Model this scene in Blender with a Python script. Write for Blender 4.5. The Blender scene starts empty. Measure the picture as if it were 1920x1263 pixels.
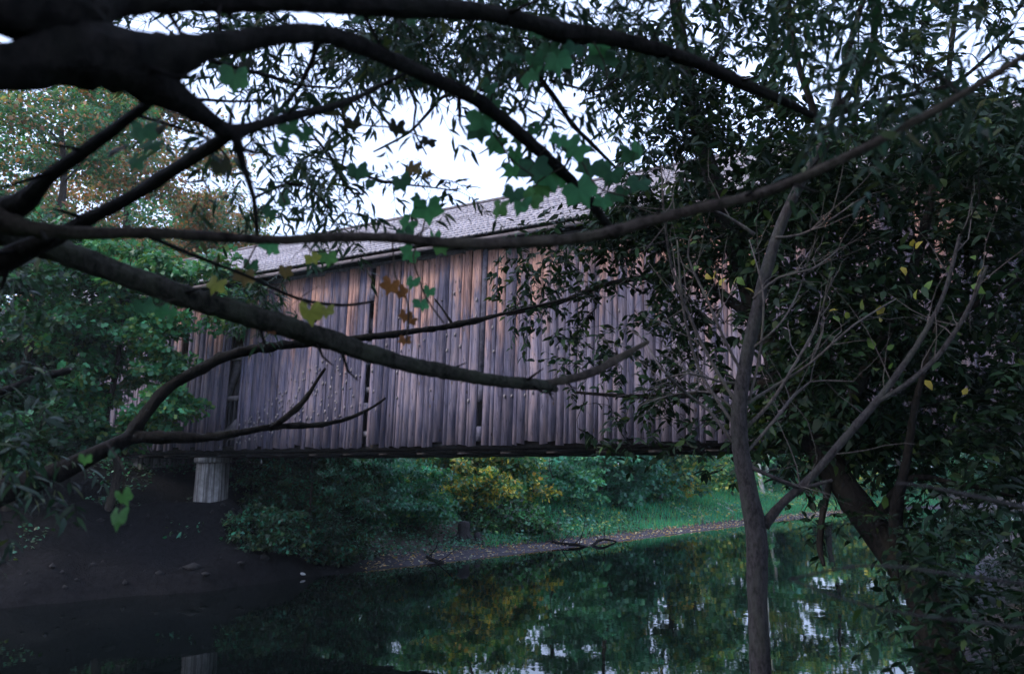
import bpy, math, random
import numpy as np
from mathutils import Matrix, Vector

# ------------------------------------------------------------------ camera, sky, sun, exposure
S = bpy.context.scene
COL = S.collection
F_PX = 1400.0                      # focal length in pixels of the 1920 px wide photograph
PITCH = math.atan(245.5 / F_PX)
CAM_H = 3.0                        # metres above the water
cd = bpy.data.cameras.new('camera')
cam = bpy.data.objects.new('camera', cd); COL.objects.link(cam)
cam.location = (0, 0, CAM_H)
cam.rotation_euler = (math.pi / 2 + PITCH, 0, 0)
cd.sensor_width = 36.0
cd.lens = 36.0 * F_PX / 1920.0
cd.clip_start = 0.05; cd.clip_end = 4000
cd.dof.use_dof = True; cd.dof.focus_distance = 13.0; cd.dof.aperture_fstop = 2.3
S.camera = cam

SUN_EL, SUN_AZ = math.radians(40), math.radians(-114)   # azimuth from +Y towards +X
SKY_STRENGTH = 0.13
w = bpy.data.worlds.new('World'); S.world = w; w.use_nodes = True
nt = w.node_tree; nt.nodes.clear()
sky = nt.nodes.new('ShaderNodeTexSky'); sky.sky_type = 'NISHITA'; sky.sun_disc = False
sky.sun_elevation = SUN_EL; sky.sun_rotation = SUN_AZ
sky.air_density = 1.0; sky.dust_density = 1.5; sky.ozone_density = 2.0
mx = nt.nodes.new('ShaderNodeMixRGB'); mx.inputs[0].default_value = 0.5
mx.inputs[2].default_value = (7.0, 8.3, 12.5, 1)         # thin even cloud
bg = nt.nodes.new('ShaderNodeBackground'); bg.inputs[1].default_value = SKY_STRENGTH
wo = nt.nodes.new('ShaderNodeOutputWorld')
nt.links.new(sky.outputs[0], mx.inputs[1]); nt.links.new(mx.outputs[0], bg.inputs[0]); nt.links.new(bg.outputs[0], wo.inputs[0])

sd = bpy.data.lights.new('sun', 'SUN'); sd.energy = 1.1; sd.angle = math.radians(14); sd.color = (1.0, 0.92, 0.83)
sun = bpy.data.objects.new('sun', sd); COL.objects.link(sun)
tosun = Vector((math.sin(SUN_AZ) * math.cos(SUN_EL), math.cos(SUN_AZ) * math.cos(SUN_EL), math.sin(SUN_EL)))
sun.rotation_euler = tosun.to_track_quat('Z', 'Y').to_euler()
sun.location = (0, 0, 60)
vs = S.view_settings
vs.view_transform = 'Standard'; vs.look = 'None'; vs.gamma = 1.0; vs.use_curve_mapping = False
vs.exposure = 1.25
S.cycles.max_bounces = 6; S.cycles.diffuse_bounces = 3; S.cycles.glossy_bounces = 3; S.cycles.transmission_bounces = 3
S.cycles.caustics_reflective = False; S.cycles.caustics_refractive = False

# ------------------------------------------------------------------ measuring helpers
_up = np.array([0, -math.sin(PITCH), math.cos(PITCH)]); _fw = np.array([0, math.cos(PITCH), math.sin(PITCH)]); _rt = np.array([1., 0, 0])
CAM = np.array([0, 0, CAM_H])
def ray(px, py): return _rt * (px - 960) / F_PX - _up * (py - 631.5) / F_PX + _fw
def P(px, py, D):
    d = ray(px, py); return CAM + d * (D / d[1])
def proj(q):
    v = np.asarray(q) - CAM; return 960 + F_PX * (v @ _rt) / (v @ _fw), 631.5 - F_PX * (v @ _up) / (v @ _fw)
def nrm(a): return a / np.maximum(np.linalg.norm(a, axis=-1, keepdims=True), 1e-9)

# ------------------------------------------------------------------ object helpers
def tag(o, label=None, cat=None, group=None, kind=None):
    if label: o['label'] = label
    if cat: o['category'] = cat
    if group: o['group'] = group
    if kind: o['kind'] = kind
    return o
def empty(name, loc, label, cat, group=None, rz=0):
    o = bpy.data.objects.new(name, None); COL.objects.link(o)
    o.location = loc; o.rotation_euler = (0, 0, rz); o.empty_display_size = 0.3
    return tag(o, label, cat, group)
def mesh(name, V, Fs, mat=None, tint=None, smooth=False):
    """Fs: one (n,k) index array or a list of them"""
    V = np.asarray(V, dtype=np.float32)
    if not isinstance(Fs, list): Fs = [Fs]
    Fs = [np.asarray(f, dtype=np.int32) for f in Fs if len(f)]
    me = bpy.data.meshes.new(name)
    me.vertices.add(len(V)); me.vertices.foreach_set('co', V.ravel())
    loops = np.concatenate([f.ravel() for f in Fs])
    sizes = np.concatenate([np.full(len(f), f.shape[1], dtype=np.int32) for f in Fs])
    starts = np.concatenate([[0], np.cumsum(sizes)[:-1]]).astype(np.int32)
    me.loops.add(len(loops)); me.loops.foreach_set('vertex_index', loops)
    me.polygons.add(len(sizes)); me.polygons.foreach_set('loop_start', starts)
    if smooth: me.polygons.foreach_set('use_smooth', np.ones(len(sizes), dtype=bool))
    if tint is not None:
        a = me.color_attributes.new('tint', 'FLOAT_COLOR', 'POINT')
        t = np.ones((len(V), 4), dtype=np.float32); t[:, :3] = tint
        a.data.foreach_set('color', t.ravel())
    me.update(calc_edges=True)
    if mat: me.materials.append(mat)
    return me
def obj(name, me, parent=None, loc=(0, 0, 0), kind=None):
    o = bpy.data.objects.new(name, me); COL.objects.link(o); o.location = loc
    if parent: o.parent = parent
    if kind: o['kind'] = kind
    return o
def base_of(o): return np.array(o.location)

class MB:
    """collects vertices and faces of several shapes for one mesh"""
    def __init__(s): s.V = []; s.F = {}; s.T = []; s.n = 0
    def add(s, V, F, tint=None):
        V = np.asarray(V, dtype=np.float64); F = np.asarray(F)
        s.F.setdefault(F.shape[1], []).append(F + s.n); s.V.append(V); s.n += len(V)
        if tint is not None: s.T.append(np.broadcast_to(np.asarray(tint, dtype=np.float64), (len(V), 3)))
    def mesh(s, name, mat, off=None, smooth=False):
        V = np.concatenate(s.V)
        if off is not None: V = V - off
        return mesh(name, V, [np.concatenate(f) for f in s.F.values()], mat, np.concatenate(s.T) if s.T else None, smooth)
BOXF = np.array([[0, 3, 2, 1], [4, 5, 6, 7], [0, 1, 5, 4], [1, 2, 6, 5], [2, 3, 7, 6], [3, 0, 4, 7]])
def box(x0, x1, y0, y1, z0, z1):
    return np.array([[x0, y0, z0], [x1, y0, z0], [x1, y1, z0], [x0, y1, z0], [x0, y0, z1], [x1, y0, z1], [x1, y1, z1], [x0, y1, z1]], dtype=float)
def beam(a, b, wd, th, axis=(0, 1, 0)):
    """a bar from a to b, th thick along axis, wd wide across"""
    a = np.array(a, float); b = np.array(b, float); t = nrm(b - a); ax = np.array(axis, float); s = nrm(np.cross(ax, t)); ax = np.cross(t, s)
    c = []
    for e in (a, b):
        for i, j in ((-1, -1), (1, -1), (1, 1), (-1, 1)): c.append(e + s * wd / 2 * i + ax * th / 2 * j)
    return np.array(c)
def catmull(pts, rad, step):
    pts = np.asarray(pts, float); rad = np.asarray(rad, float)
    out = []; ro = []
    n = len(pts)
    for i in range(n - 1):
        p0 = pts[max(i - 1, 0)]; p1 = pts[i]; p2 = pts[i + 1]; p3 = pts[min(i + 2, n - 1)]
        k = max(1, int(np.linalg.norm(p2 - p1) / step))
        for j in range(k):
            t = j / k
            out.append(.5 * (2 * p1 + (p2 - p0) * t + (2 * p0 - 5 * p1 + 4 * p2 - p3) * t * t + (3 * p1 - p0 - 3 * p2 + p3) * t ** 3))
            ro.append(rad[i] * (1 - t) + rad[i + 1] * t)
    out.append(pts[-1]); ro.append(rad[-1])
    return np.array(out), np.array(ro)
def tube(pts, rad, sides=6, rng=None, rough=0.0, cap=True):
    pts = np.asarray(pts, float); rad = np.asarray(rad, float); n = len(pts)
    t = np.gradient(pts, axis=0); t = nrm(t)
    ref = np.array([0.3, 0.5, 0.81]) if abs(t[0][2]) < .9 else np.array([1., 0.2, 0])
    a = nrm(np.cross(t, ref)); b = np.cross(t, a)
    th = np.linspace(0, 2 * np.pi, sides, endpoint=False)
    R = rad[:, None] * np.ones((n, sides))
    if rng is not None and rough:
        R = R * (1 + rough * rng.normal(size=(n, sides)))
        e = rng.normal(size=(n + 6, sides)); e = (e[:-6] + e[1:-5] + e[2:-4] + e[3:-3] + e[4:-2] + e[5:-1]) / 2.45
        R = R * (1 + rough * 1.1 * e + rough * .7 * rng.normal(size=(n, 1)))
    V = pts[:, None, :] + R[..., None] * (np.cos(th)[None, :, None] * a[:, None, :] + np.sin(th)[None, :, None] * b[:, None, :])
    V = V.reshape(-1, 3)
    i = np.arange(n - 1)[:, None]; j = np.arange(sides)[None, :]; j2 = (j + 1) % sides
    Fq = np.stack([i * sides + j, i * sides + j2, (i + 1) * sides + j2, (i + 1) * sides + j], -1).reshape(-1, 4)
    Ft = None
    if cap:
        V = np.vstack([V, pts[-1] + t[-1] * rad[-1] * .4, pts[0]])
        j = np.arange(sides); j2 = (j + 1) % sides
        e = (n - 1) * sides
        Ft = np.concatenate([np.stack([e + j, e + j2, np.full(sides, n * sides)], -1), np.stack([j2, j, np.full(sides, n * sides + 1)], -1)])
    return V, Fq, Ft
def add_tube(mb, pts, rad, sides=6, rng=None, rough=0.0, cap=True):
    V, q, t = tube(pts, rad, sides, rng, rough, cap)
    n0 = mb.n
    mb.add(V, q)
    if t is not None: mb.F.setdefault(3, []).append(t + n0)

# leaf outlines: rows of (along, across, lift)
T_LANCE = (np.array([(0, 0, 0), (.3, .5, .05), (.3, -.5, .05), (.68, .36, .02), (.68, -.36, .02), (1, 0, -.1)]),
           np.array([(0, 2, 1), (1, 2, 4), (1, 4, 3), (3, 4, 5)]))
T_LOBE = (np.array([(0, 0, 0), (.12, .5, .02), (.5, .26, .03), (.62, .5, 0), (1, 0, -.08), (.62, -.5, 0), (.5, -.26, .03), (.12, -.5, .02)]),
          np.array([(0, 2, 1), (0, 4, 2), (2, 4, 3), (0, 6, 4), (6, 5, 4), (0, 7, 6)]))
T_BLADE = (np.array([(0, .5, 0), (0, -.5, 0), (.6, .35, .04), (.6, -.35, .04), (1, 0, -.1)]),
           np.array([(0, 1, 3), (0, 3, 2), (2, 3, 4)]))
def leaf_arrays(Pp, D, N, L, W, C, T):
    Tv, Tf = T
    D = nrm(D); Sd = nrm(np.cross(N, D)); N = np.cross(D, Sd)
    n = len(Pp); k = len(Tv)
    V = (Pp[:, None, :] + D[:, None, :] * (Tv[None, :, 0:1] * L[:, None, None]) + Sd[:, None, :] * (Tv[None, :, 1:2] * W[:, None, None])
         + N[:, None, :] * (Tv[None, :, 2:3] * L[:, None, None]))
    Fc = (Tf[None] + (np.arange(n) * k)[:, None, None]).reshape(-1, 3)
    return V.reshape(-1, 3), Fc, np.repeat(C, k, axis=0)
class Leaves:
    def __init__(s): s.a = []
    def add(s, Pp, D, N, L, W, C): s.a.append((Pp, D, N, L, W, C))
    def cat(s): return [np.concatenate([x[i] for x in s.a]) for i in range(6)]
    def mesh(s, name, T, off, mat):
        V, Fc, C = leaf_arrays(*s.cat(), T)
        return mesh(name, V - off, Fc, mat, C)
def pick(rng, pal, n, jit=.18):
    """pal: list of (weight, rgb)"""
    wv = np.array([p[0] for p in pal], float); c = np.array([p[1] for p in pal], float)
    i = rng.choice(len(pal), n, p=wv / wv.sum())
    return np.clip(c[i] * np.exp(rng.normal(0, jit, (n, 1))) * np.exp(rng.normal(0, .06, (n, 3))), .004, .9)

# ------------------------------------------------------------------ materials
def new_mat(name):
    m = bpy.data.materials.new(name); m.use_nodes = True; n = m.node_tree; b = n.nodes['Principled BSDF']
    return m, n, b
def nd(n, t, **k):
    x = n.nodes.new(t)
    for a, v in k.items():
        if a.startswith('i_'): x.inputs[int(a[2:])].default_value = v
        else: setattr(x, a, v)
    return x
def ramp(n, fac, stops):
    r = n.nodes.new('ShaderNodeValToRGB'); e = r.color_ramp.elements
    while len(e) < len(stops): e.new(.5)
    for q, (p, c) in zip(e, stops): q.position = p; q.color = (*c, 1)
    n.links.new(fac, r.inputs[0]); return r.outputs[0]
def coord(n, which='Object', scale=(1, 1, 1)):
    t = n.nodes.new('ShaderNodeTexCoord'); mp = n.nodes.new('ShaderNodeMapping'); mp.inputs['Scale'].default_value = scale
    n.links.new(t.outputs[which], mp.inputs[0]); return mp.outputs[0]
def noise(n, vec, sc, det=4, rough=.6):
    x = n.nodes.new('ShaderNodeTexNoise'); x.inputs['Scale'].default_value = sc; x.inputs['Detail'].default_value = det; x.inputs['Roughness'].default_value = rough
    n.links.new(vec, x.inputs['Vector']); return x.outputs['Fac']
def mixc(n, fac, a, b, mode='MIX'):
    x = n.nodes.new('ShaderNodeMixRGB'); x.blend_type = mode
    for s, v in ((0, fac), (1, a), (2, b)):
        if hasattr(v, 'links') or hasattr(v, 'is_linked'): n.links.new(v, x.inputs[s])
        elif isinstance(v, tuple): x.inputs[s].default_value = (*v, 1)
        else: x.inputs[s].default_value = v
    return x.outputs[0]
def math_(n, op, a, b=None):
    x = n.nodes.new('ShaderNodeMath'); x.operation = op
    for s, v in ((0, a), (1, b)):
        if v is None: continue
        if isinstance(v, (int, float)): x.inputs[s].default_value = v
        else: n.links.new(v, x.inputs[s])
    return x.outputs[0]
def bump(n, b, h, st, dist=.02):
    x = n.nodes.new('ShaderNodeBump'); x.inputs['Strength'].default_value = st; x.inputs['Distance'].default_value = dist
    n.links.new(h, x.inputs['Height']); n.links.new(x.outputs[0], b.inputs['Normal'])

def bark_mat(name, dark, light, sc=18, strength=.8):
    m, n, b = new_mat(name)
    v = coord(n, 'Object', (1, 1, .45))
    f = noise(n, v, sc, 6, .7); g = noise(n, v, sc * .2, 2)
    c = ramp(n, f, [(.36, dark), (.64, light)])
    c = mixc(n, ramp(n, g, [(.45, (0, 0, 0)), (.7, (.6, .6, .6))]), c, tuple(.6 * x + .4 * y * z for x, y, z in zip(light, light, (.9, 1.3, .8))))
    n.links.new(c, b.inputs['Base Color']); b.inputs['Roughness'].default_value = .9; b.inputs['Specular IOR Level'].default_value = .08
    bump(n, b, f, strength, .03); return m
BARK_DARK = bark_mat('bark_dark', (.004, .004, .004), (.018, .015, .0145), 26, 1.0)
BARK_BROWN = bark_mat('bark_brown', (.018, .014, .013), (.075, .058, .05), 26, 1.0)
BARK_MOSS = bark_mat('bark_mossy', (.010, .010, .009), (.055, .052, .044), 40, 1.0)
BARK_GREY = bark_mat('bark_grey', (.016, .014, .015), (.06, .053, .055), 40, .7)
BARK_TWIG = bark_mat('bark_twig', (.04, .034, .034), (.12, .10, .098), 40, .4)
BARK_PALE = bark_mat('bark_pale', (.25, .23, .22), (.6, .57, .55), 10, .2)
def leaf_mat(name, trans=.35, spec=.4, rough=.45):
    m, n, b = new_mat(name)
    a = nd(n, 'ShaderNodeVertexColor', layer_name='tint')
    n.links.new(a.outputs[0], b.inputs['Base Color']); b.inputs['Roughness'].default_value = rough
    b.inputs['Specular IOR Level'].default_value = spec
    t = nd(n, 'ShaderNodeBsdfTranslucent'); n.links.new(mixc(n, 1.0, a.outputs[0], (1.5, 1.5, .8), 'MULTIPLY'), t.inputs[0])
    x = nd(n, 'ShaderNodeMixShader'); x.inputs[0].default_value = trans
    o = n.nodes['Material Output']
    n.links.new(b.outputs[0], x.inputs[1]); n.links.new(t.outputs[0], x.inputs[2]); n.links.new(x.outputs[0], o.inputs[0])
    return m
LEAF = leaf_mat('leaf')
NEARLEAF = leaf_mat('near_leaf', .22, .12, .55)

def boards_mat():
    m, n, b = new_mat('weathered_boards')
    v = coord(n, 'Object')
    oi = nd(n, 'ShaderNodeObjectInfo')
    rnd = oi.outputs['Random']
    # each board has its own grain offset
    cmb = nd(n, 'ShaderNodeCombineXYZ'); n.links.new(math_(n, 'MULTIPLY', rnd, 40.), cmb.inputs[0]); n.links.new(math_(n, 'MULTIPLY', rnd, 17.), cmb.inputs[2])
    vv = nd(n, 'ShaderNodeVectorMath', operation='ADD'); n.links.new(v, vv.inputs[0]); n.links.new(cmb.outputs[0], vv.inputs[1])
    mp = nd(n, 'ShaderNodeMapping'); mp.inputs['Scale'].default_value = (1, 1, .06); n.links.new(vv.outputs[0], mp.inputs[0])
    grain = noise(n, mp.outputs[0], 34, 6, .65)
    mp2 = nd(n, 'ShaderNodeMapping'); mp2.inputs['Scale'].default_value = (1, 1, .22); n.links.new(vv.outputs[0], mp2.inputs[0])
    blot = noise(n, mp2.outputs[0], 5.5, 4, .6)
    grey = ramp(n, grain, [(.3, (.040, .039, .060)), (.5, (.125, .115, .160)), (.7, (.24, .218, .275))])
    grey = mixc(n, ramp(n, blot, [(.42, (0, 0, 0)), (.62, (1, 1, 1))]), grey, mixc(n, grain, (.12, .096, .112), (.28, .225, .245)))
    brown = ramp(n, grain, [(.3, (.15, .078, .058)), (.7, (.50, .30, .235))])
    # boards turn brown towards the top, with a ragged lower edge
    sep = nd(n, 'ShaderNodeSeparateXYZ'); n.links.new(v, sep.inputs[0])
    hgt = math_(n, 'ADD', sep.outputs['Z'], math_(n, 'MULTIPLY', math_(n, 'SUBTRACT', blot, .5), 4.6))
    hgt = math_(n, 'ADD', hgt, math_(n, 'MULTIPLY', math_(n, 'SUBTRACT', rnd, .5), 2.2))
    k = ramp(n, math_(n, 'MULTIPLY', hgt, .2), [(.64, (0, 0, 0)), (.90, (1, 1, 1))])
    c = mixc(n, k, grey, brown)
    # tone of the whole board
    c = mixc(n, 1.0, c, ramp(n, rnd, [(0, (.55, .56, .62)), (.15, (.8, .8, .84)), (.6, (1.0, 1.0, 1.0)), (1, (1.2, 1.14, 1.12))]), 'MULTIPLY')
    ck = noise(n, mp.outputs[0], 11, 2, .5); c = mixc(n, ramp(n, ck, [(.485, (0, 0, 0)), (.498, (.8, .8, .8)), (.511, (0, 0, 0))]), c, (.03, .026, .032))
    mp5 = nd(n, 'ShaderNodeMapping'); mp5.inputs['Scale'].default_value = (2.2, 1, .16); n.links.new(v, mp5.inputs[0])
    st = noise(n, mp5.outputs[0], 1.3, 5, .65); c = mixc(n, 1.0, c, ramp(n, st, [(.36, (.34, .35, .44)), (.47, (.85, .85, .9)), (.66, (1.25, 1.18, 1.14))]), 'MULTIPLY')
    # knots
    vo = nd(n, 'ShaderNodeTexVoronoi'); vo.inputs['Scale'].default_value = 2.6
    mp3 = nd(n, 'ShaderNodeMapping'); mp3.inputs['Scale'].default_value = (1.6, 1, .8); n.links.new(vv.outputs[0], mp3.inputs[0]); n.links.new(mp3.outputs[0], vo.inputs['Vector'])
    kn = ramp(n, vo.outputs['Distance'], [(.06, (1, 1, 1)), (.13, (0, 0, 0))])
    c = mixc(n, kn, c, (.07, .05, .045))
    n.links.new(c, b.inputs['Base Color']); b.inputs['Roughness'].default_value = .8; b.inputs['Specular IOR Level'].default_value = .25
    bump(n, b, grain, .7, .02); return m
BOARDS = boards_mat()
def simple_wood(name, dark, light):
    m, n, b = new_mat(name); v = coord(n, 'Object', (.4, 1, .4)); f = noise(n, v, 22, 5)
    n.links.new(ramp(n, f, [(.3, dark), (.7, light)]), b.inputs['Base Color']); b.inputs['Roughness'].default_value = .85; b.inputs['Specular IOR Level'].default_value = .15; bump(n, b, f, .4); return m
TIMBER = simple_wood('old_timber', (.08, .07, .075), (.22, .19, .195))
DARK_TIMBER = simple_wood('dark_timber', (.012, .010, .010), (.04, .034, .033))
def roof_mat():
    m, n, b = new_mat('weathered_shingles')
    a = nd(n, 'ShaderNodeVertexColor', layer_name='tint'); f = noise(n, coord(n, 'Object', (3, .6, .6)), 12, 5)
    c = mixc(n, 1.0, a.outputs[0], ramp(n, f, [(.3, (.55, .55, .57)), (.7, (1.15, 1.13, 1.12))]), 'MULTIPLY')
    n.links.new(c, b.inputs['Base Color']); b.inputs['Roughness'].default_value = .7; bump(n, b, f, .3); return m
ROOF = roof_mat()
def concrete_mat():
    m, n, b = new_mat('stained_concrete')
    f = noise(n, coord(n, 'Object'), 6, 6); g = noise(n, coord(n, 'Object', (5, 5, .15)), 2.2, 3)
    c = ramp(n, f, [(.3, (.22, .21, .20)), (.7, (.42, .40, .39))])
    c = mixc(n, 1.0, c, ramp(n, g, [(.42, (.35, .33, .32)), (.58, (1, 1, 1))]), 'MULTIPLY')
    n.links.new(c, b.inputs['Base Color']); b.inputs['Roughness'].default_value = .9; bump(n, b, f, .3); return m
CONCRETE = concrete_mat()
def ground_mat():
    m, n, b = new_mat('bank_soil')
    v = coord(n, 'Object'); sep = nd(n, 'ShaderNodeSeparateXYZ'); n.links.new(v, sep.inputs[0])
    f = noise(n, v, 7, 8, .7); g = noise(n, v, .55, 3); h = noise(n, v, 38, 3)
    soil = ramp(n, f, [(.3, (.035, .028, .024)), (.7, (.125, .102, .09))])
    moss = ramp(n, h, [(.3, (.012, .03, .012)), (.7, (.035, .08, .03))])
    zz = math_(n, 'ADD', sep.outputs['Z'], math_(n, 'MULTIPLY', math_(n, 'SUBTRACT', g, .5), 2.4))
    c = mixc(n, ramp(n, zz, [(.45, (0, 0, 0)), (.95, (1, 1, 1))]), soil, moss)
    mud = ramp(n, f, [(.3, (.03, .028, .034)), (.7, (.10, .09, .105))])
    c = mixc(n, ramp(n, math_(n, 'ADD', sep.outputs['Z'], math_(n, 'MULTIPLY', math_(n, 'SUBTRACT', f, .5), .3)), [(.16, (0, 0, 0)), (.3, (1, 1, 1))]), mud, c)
    clay = ramp(n, f, [(.3, (.003, .0028, .003)), (.7, (.014, .013, .0145))])  # clay taken near black: the left bank's shade is put into its colour
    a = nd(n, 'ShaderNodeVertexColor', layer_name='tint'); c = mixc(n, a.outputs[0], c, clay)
    n.links.new(c, b.inputs['Base Color']); b.inputs['Roughness'].default_value = .95; b.inputs['Specular IOR Level'].default_value = .1; bump(n, b, f, .9, .08); return m
GROUND = ground_mat()
def clay_mat():
    m, n, b = new_mat('shaded_clay')
    v = coord(n, 'Object'); f = noise(n, v, 5, 8, .7)
    n.links.new(ramp(n, f, [(.3, (.005, .0048, .005)), (.7, (.022, .020, .021))]), b.inputs['Base Color']); b.inputs['Roughness'].default_value = .95; bump(n, b, f, 1., .1); return m  # clay tone darkened to match the shade painted on the mound
CLAY = clay_mat()
def water_mat():
    m, n, b = new_mat('river_water')
    b.inputs['Base Color'].default_value = (.0015, .0028, .0026, 1); b.inputs['Roughness'].default_value = .02; b.inputs['IOR'].default_value = 1.33
    b.inputs['Specular IOR Level'].default_value = .5
    v = coord(n, 'Object', (1, 1.0, 1)); f = noise(n, v, 2.2, 3, .5); g = noise(n, v, .5, 2)
    s = math_(n, 'ADD', math_(n, 'MULTIPLY', f, .35), g)
    bump(n, b, s, .07, .05); return m
WATER = water_mat()

# ------------------------------------------------------------------ ground and river
FAR = np.array([(-160, -60), (-60, -8), (-25, 8), (-15, 14.5), (-11.1, 17), (-9.95, 18), (-7.65, 19.3), (-6.15, 21.3), (-2.7, 24.4), (.8, 27.9), (7.9, 35.7), (14.8, 43.4), (20.8, 49.7), (30, 57), (45, 62), (80, 62), (150, 55)], float)
NEAR = np.array([(-150, -90), (-50, -25), (-12, 2.5), (-4, 4.6), (0, 5.9), (2.5, 6.7), (4.1, 8.6), (6.0, 11.0), (8.9, 15.3), (14.3, 24), (24, 37), (36, 45), (60, 49), (150, 42)], float)
def dist_poly(q, pl):
    d = np.full(len(q), 1e9)
    for a, b in zip(pl[:-1], pl[1:]):
        ab = b - a; t = np.clip(((q - a) @ ab) / (ab @ ab), 0, 1)
        d = np.minimum(d, np.linalg.norm(q - (a + t[:, None] * ab), axis=1))
    return d
def inside(q, poly):
    c = np.zeros(len(q), bool); n = len(poly)
    for i in range(n):
        x1, y1 = poly[i]; x2, y2 = poly[(i + 1) % n]
        cnd = (y1 > q[:, 1]) != (y2 > q[:, 1])
        with np.errstate(divide='ignore', invalid='ignore'):
            xi = (x2 - x1) * (q[:, 1] - y1) / (y2 - y1) + x1
        c ^= cnd & (q[:, 0] < xi)
    return c
RIVER = np.vstack([FAR, NEAR[::-1]])
def vnoise(q, sc, seed):
    """cheap value noise on the plane"""
    p = q / sc; i = np.floor(p).astype(int); fr = p - i; fr = fr * fr * (3 - 2 * fr)
    def hsh(a, b):
        h = np.sin(a * 127.1 + b * 311.7 + seed * 74.7) * 43758.5453; return h - np.floor(h)
    x, y = i[:, 0], i[:, 1]
    return (hsh(x, y) * (1 - fr[:, 0]) + hsh(x + 1, y) * fr[:, 0]) * (1 - fr[:, 1]) + (hsh(x, y + 1) * (1 - fr[:, 0]) + hsh(x + 1, y + 1) * fr[:, 0]) * fr[:, 1]
def sstep(a, b, x):
    t = np.clip((x - a) / (b - a), 0, 1); return t * t * (3 - 2 * t)
MOUND = np.array([(-9.0, 22.4), (-12.5, 20.6), (-17, 18)], float)
def height(q):
    q = np.atleast_2d(np.asarray(q, float))[:, :2]
    df = dist_poly(q, FAR); dn = dist_poly(q, NEAR); ins = inside(q, RIVER)
    wob = (vnoise(q, 1.7, 3) - .5) * .9
    land_f = .10 * np.minimum(df, 1.3) + (1.25 + 1.8 * sstep(-1, -11, q[:, 0])) * sstep(.9, 7.5, df + wob * .8) + 1.0 * sstep(7, 24, df)
    land_n = .25 * np.minimum(dn, 1.0) + 1.25 * sstep(.2, 3.0, dn + wob * .3) + 1.9 * sstep(4, 11, dn)
    land = np.where(df < dn, land_f, land_n)
    land = land + (vnoise(q, .8, 1) - .5) * .12 * sstep(.5, 2, np.minimum(df, dn)) + (vnoise(q, 4, 2) - .5) * .35 * sstep(1.5, 5, np.minimum(df, dn)) + (vnoise(q, 20, 5) - .5) * 1.2 * sstep(8, 30, np.minimum(df, dn))
    # earth mound against the pier
    md = dist_poly(q, MOUND); cone = 2.0 - .66 * np.maximum(0, md - .7) + (vnoise(q, .6, 9) - .5) * .3 + (vnoise(q, 1.5, 12) - .5) * .5 * sstep(.6, 2, md)
    land = np.where(df < dn, np.maximum(land, np.where(cone > .2, cone, -9)), land)
    und = -np.minimum(.35 * np.minimum(df, dn), 1.3) - .03
    return np.where(ins, und, land)

def axis_pts(lo, hi, step, far, m=26):
    core = np.arange(lo, hi + 1e-6, step)
    g = np.geomspace(step, far, m)
    return np.concatenate([lo - g[::-1], core, hi + g])
gx = axis_pts(-30, 42, .3, 900); gy = axis_pts(-8, 62, .3, 900)
XX, YY = np.meshgrid(gx, gy); q = np.stack([XX.ravel(), YY.ravel()], 1)
ZZ = height(q)
nx, ny = len(gx), len(gy)
i = np.arange(ny - 1)[:, None] * nx + np.arange(nx - 1)[None, :]
GF = np.stack([i, i + 1, i + nx + 1, i + nx], -1).reshape(-1, 4)
g = obj('ground', mesh('ground', np.column_stack([q, ZZ]), GF, GROUND, np.repeat((sstep(7.0, 5.0, dist_poly(q, MOUND) + vnoise(q, 1.1, 4)) * 1.0)[:, None], 3, 1), smooth=True)); g['kind'] = 'structure'  # clay mask runs on to the left shore to paint it dark as shade
r_ = obj('river', mesh('river', [(-200, -120, 0), (200, -120, 0), (200, 160, 0), (-200, 160, 0)], np.array([[0, 1, 2, 3]]), WATER)); r_['kind'] = 'structure'
def hz(x, y): return float(height([(x, y)])[0])
def ground_hit(px, py, lo=8, hi=90):
    for D in np.arange(lo, hi, .15):
        p = P(px, py, D)
        if p[2] <= hz(p[0], p[1]): return p
    return P(px, py, hi)
def on_ground(px, D):
    """a point on the ground at column px, distance D"""
    x = (px - 960) / F_PX * D * .985; return np.array([x, D, hz(x, D)])

# ------------------------------------------------------------------ the covered bridge
TH = math.radians(61.4)
BO = P(520, 841, 21.0)
BU = np.array([math.sin(TH), -math.cos(TH), 0]); BV = np.array([math.cos(TH), math.sin(TH), 0])
bridge = empty('covered_bridge', tuple(BO), 'long weathered plank covered bridge with a shingled roof spanning the river', 'bridge', rz=math.atan2(BU[1], BU[0]))
def bw(x, y, z): return BO + BU * x + BV * y + np.array([0, 0, z])
rng = np.random.default_rng(11); rnd = random.Random(5)
BX0, BX1, BW_, EAVE, RIDGE = -16.0, 19.6, 5.5, 5.0, 7.15
def shear(V): V = np.array(V); V[:, 0] += .035 * V[:, 2]; return V           # the old frame has racked a little
def bpart(name, V, Fq=BOXF, m=TIMBER): return obj(name, mesh(name, shear(V), Fq, m), bridge)
GAPS = [(-4.42, -4.12, 0, 5.2, -.05), (-2.2, -1.72, -.1, 5.2, 0.0), (2.98, 3.14, 0, 5.2, 0), (6.46, 6.60, -.1, 5.2, 0)]
x = BX0; i = 0
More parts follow.
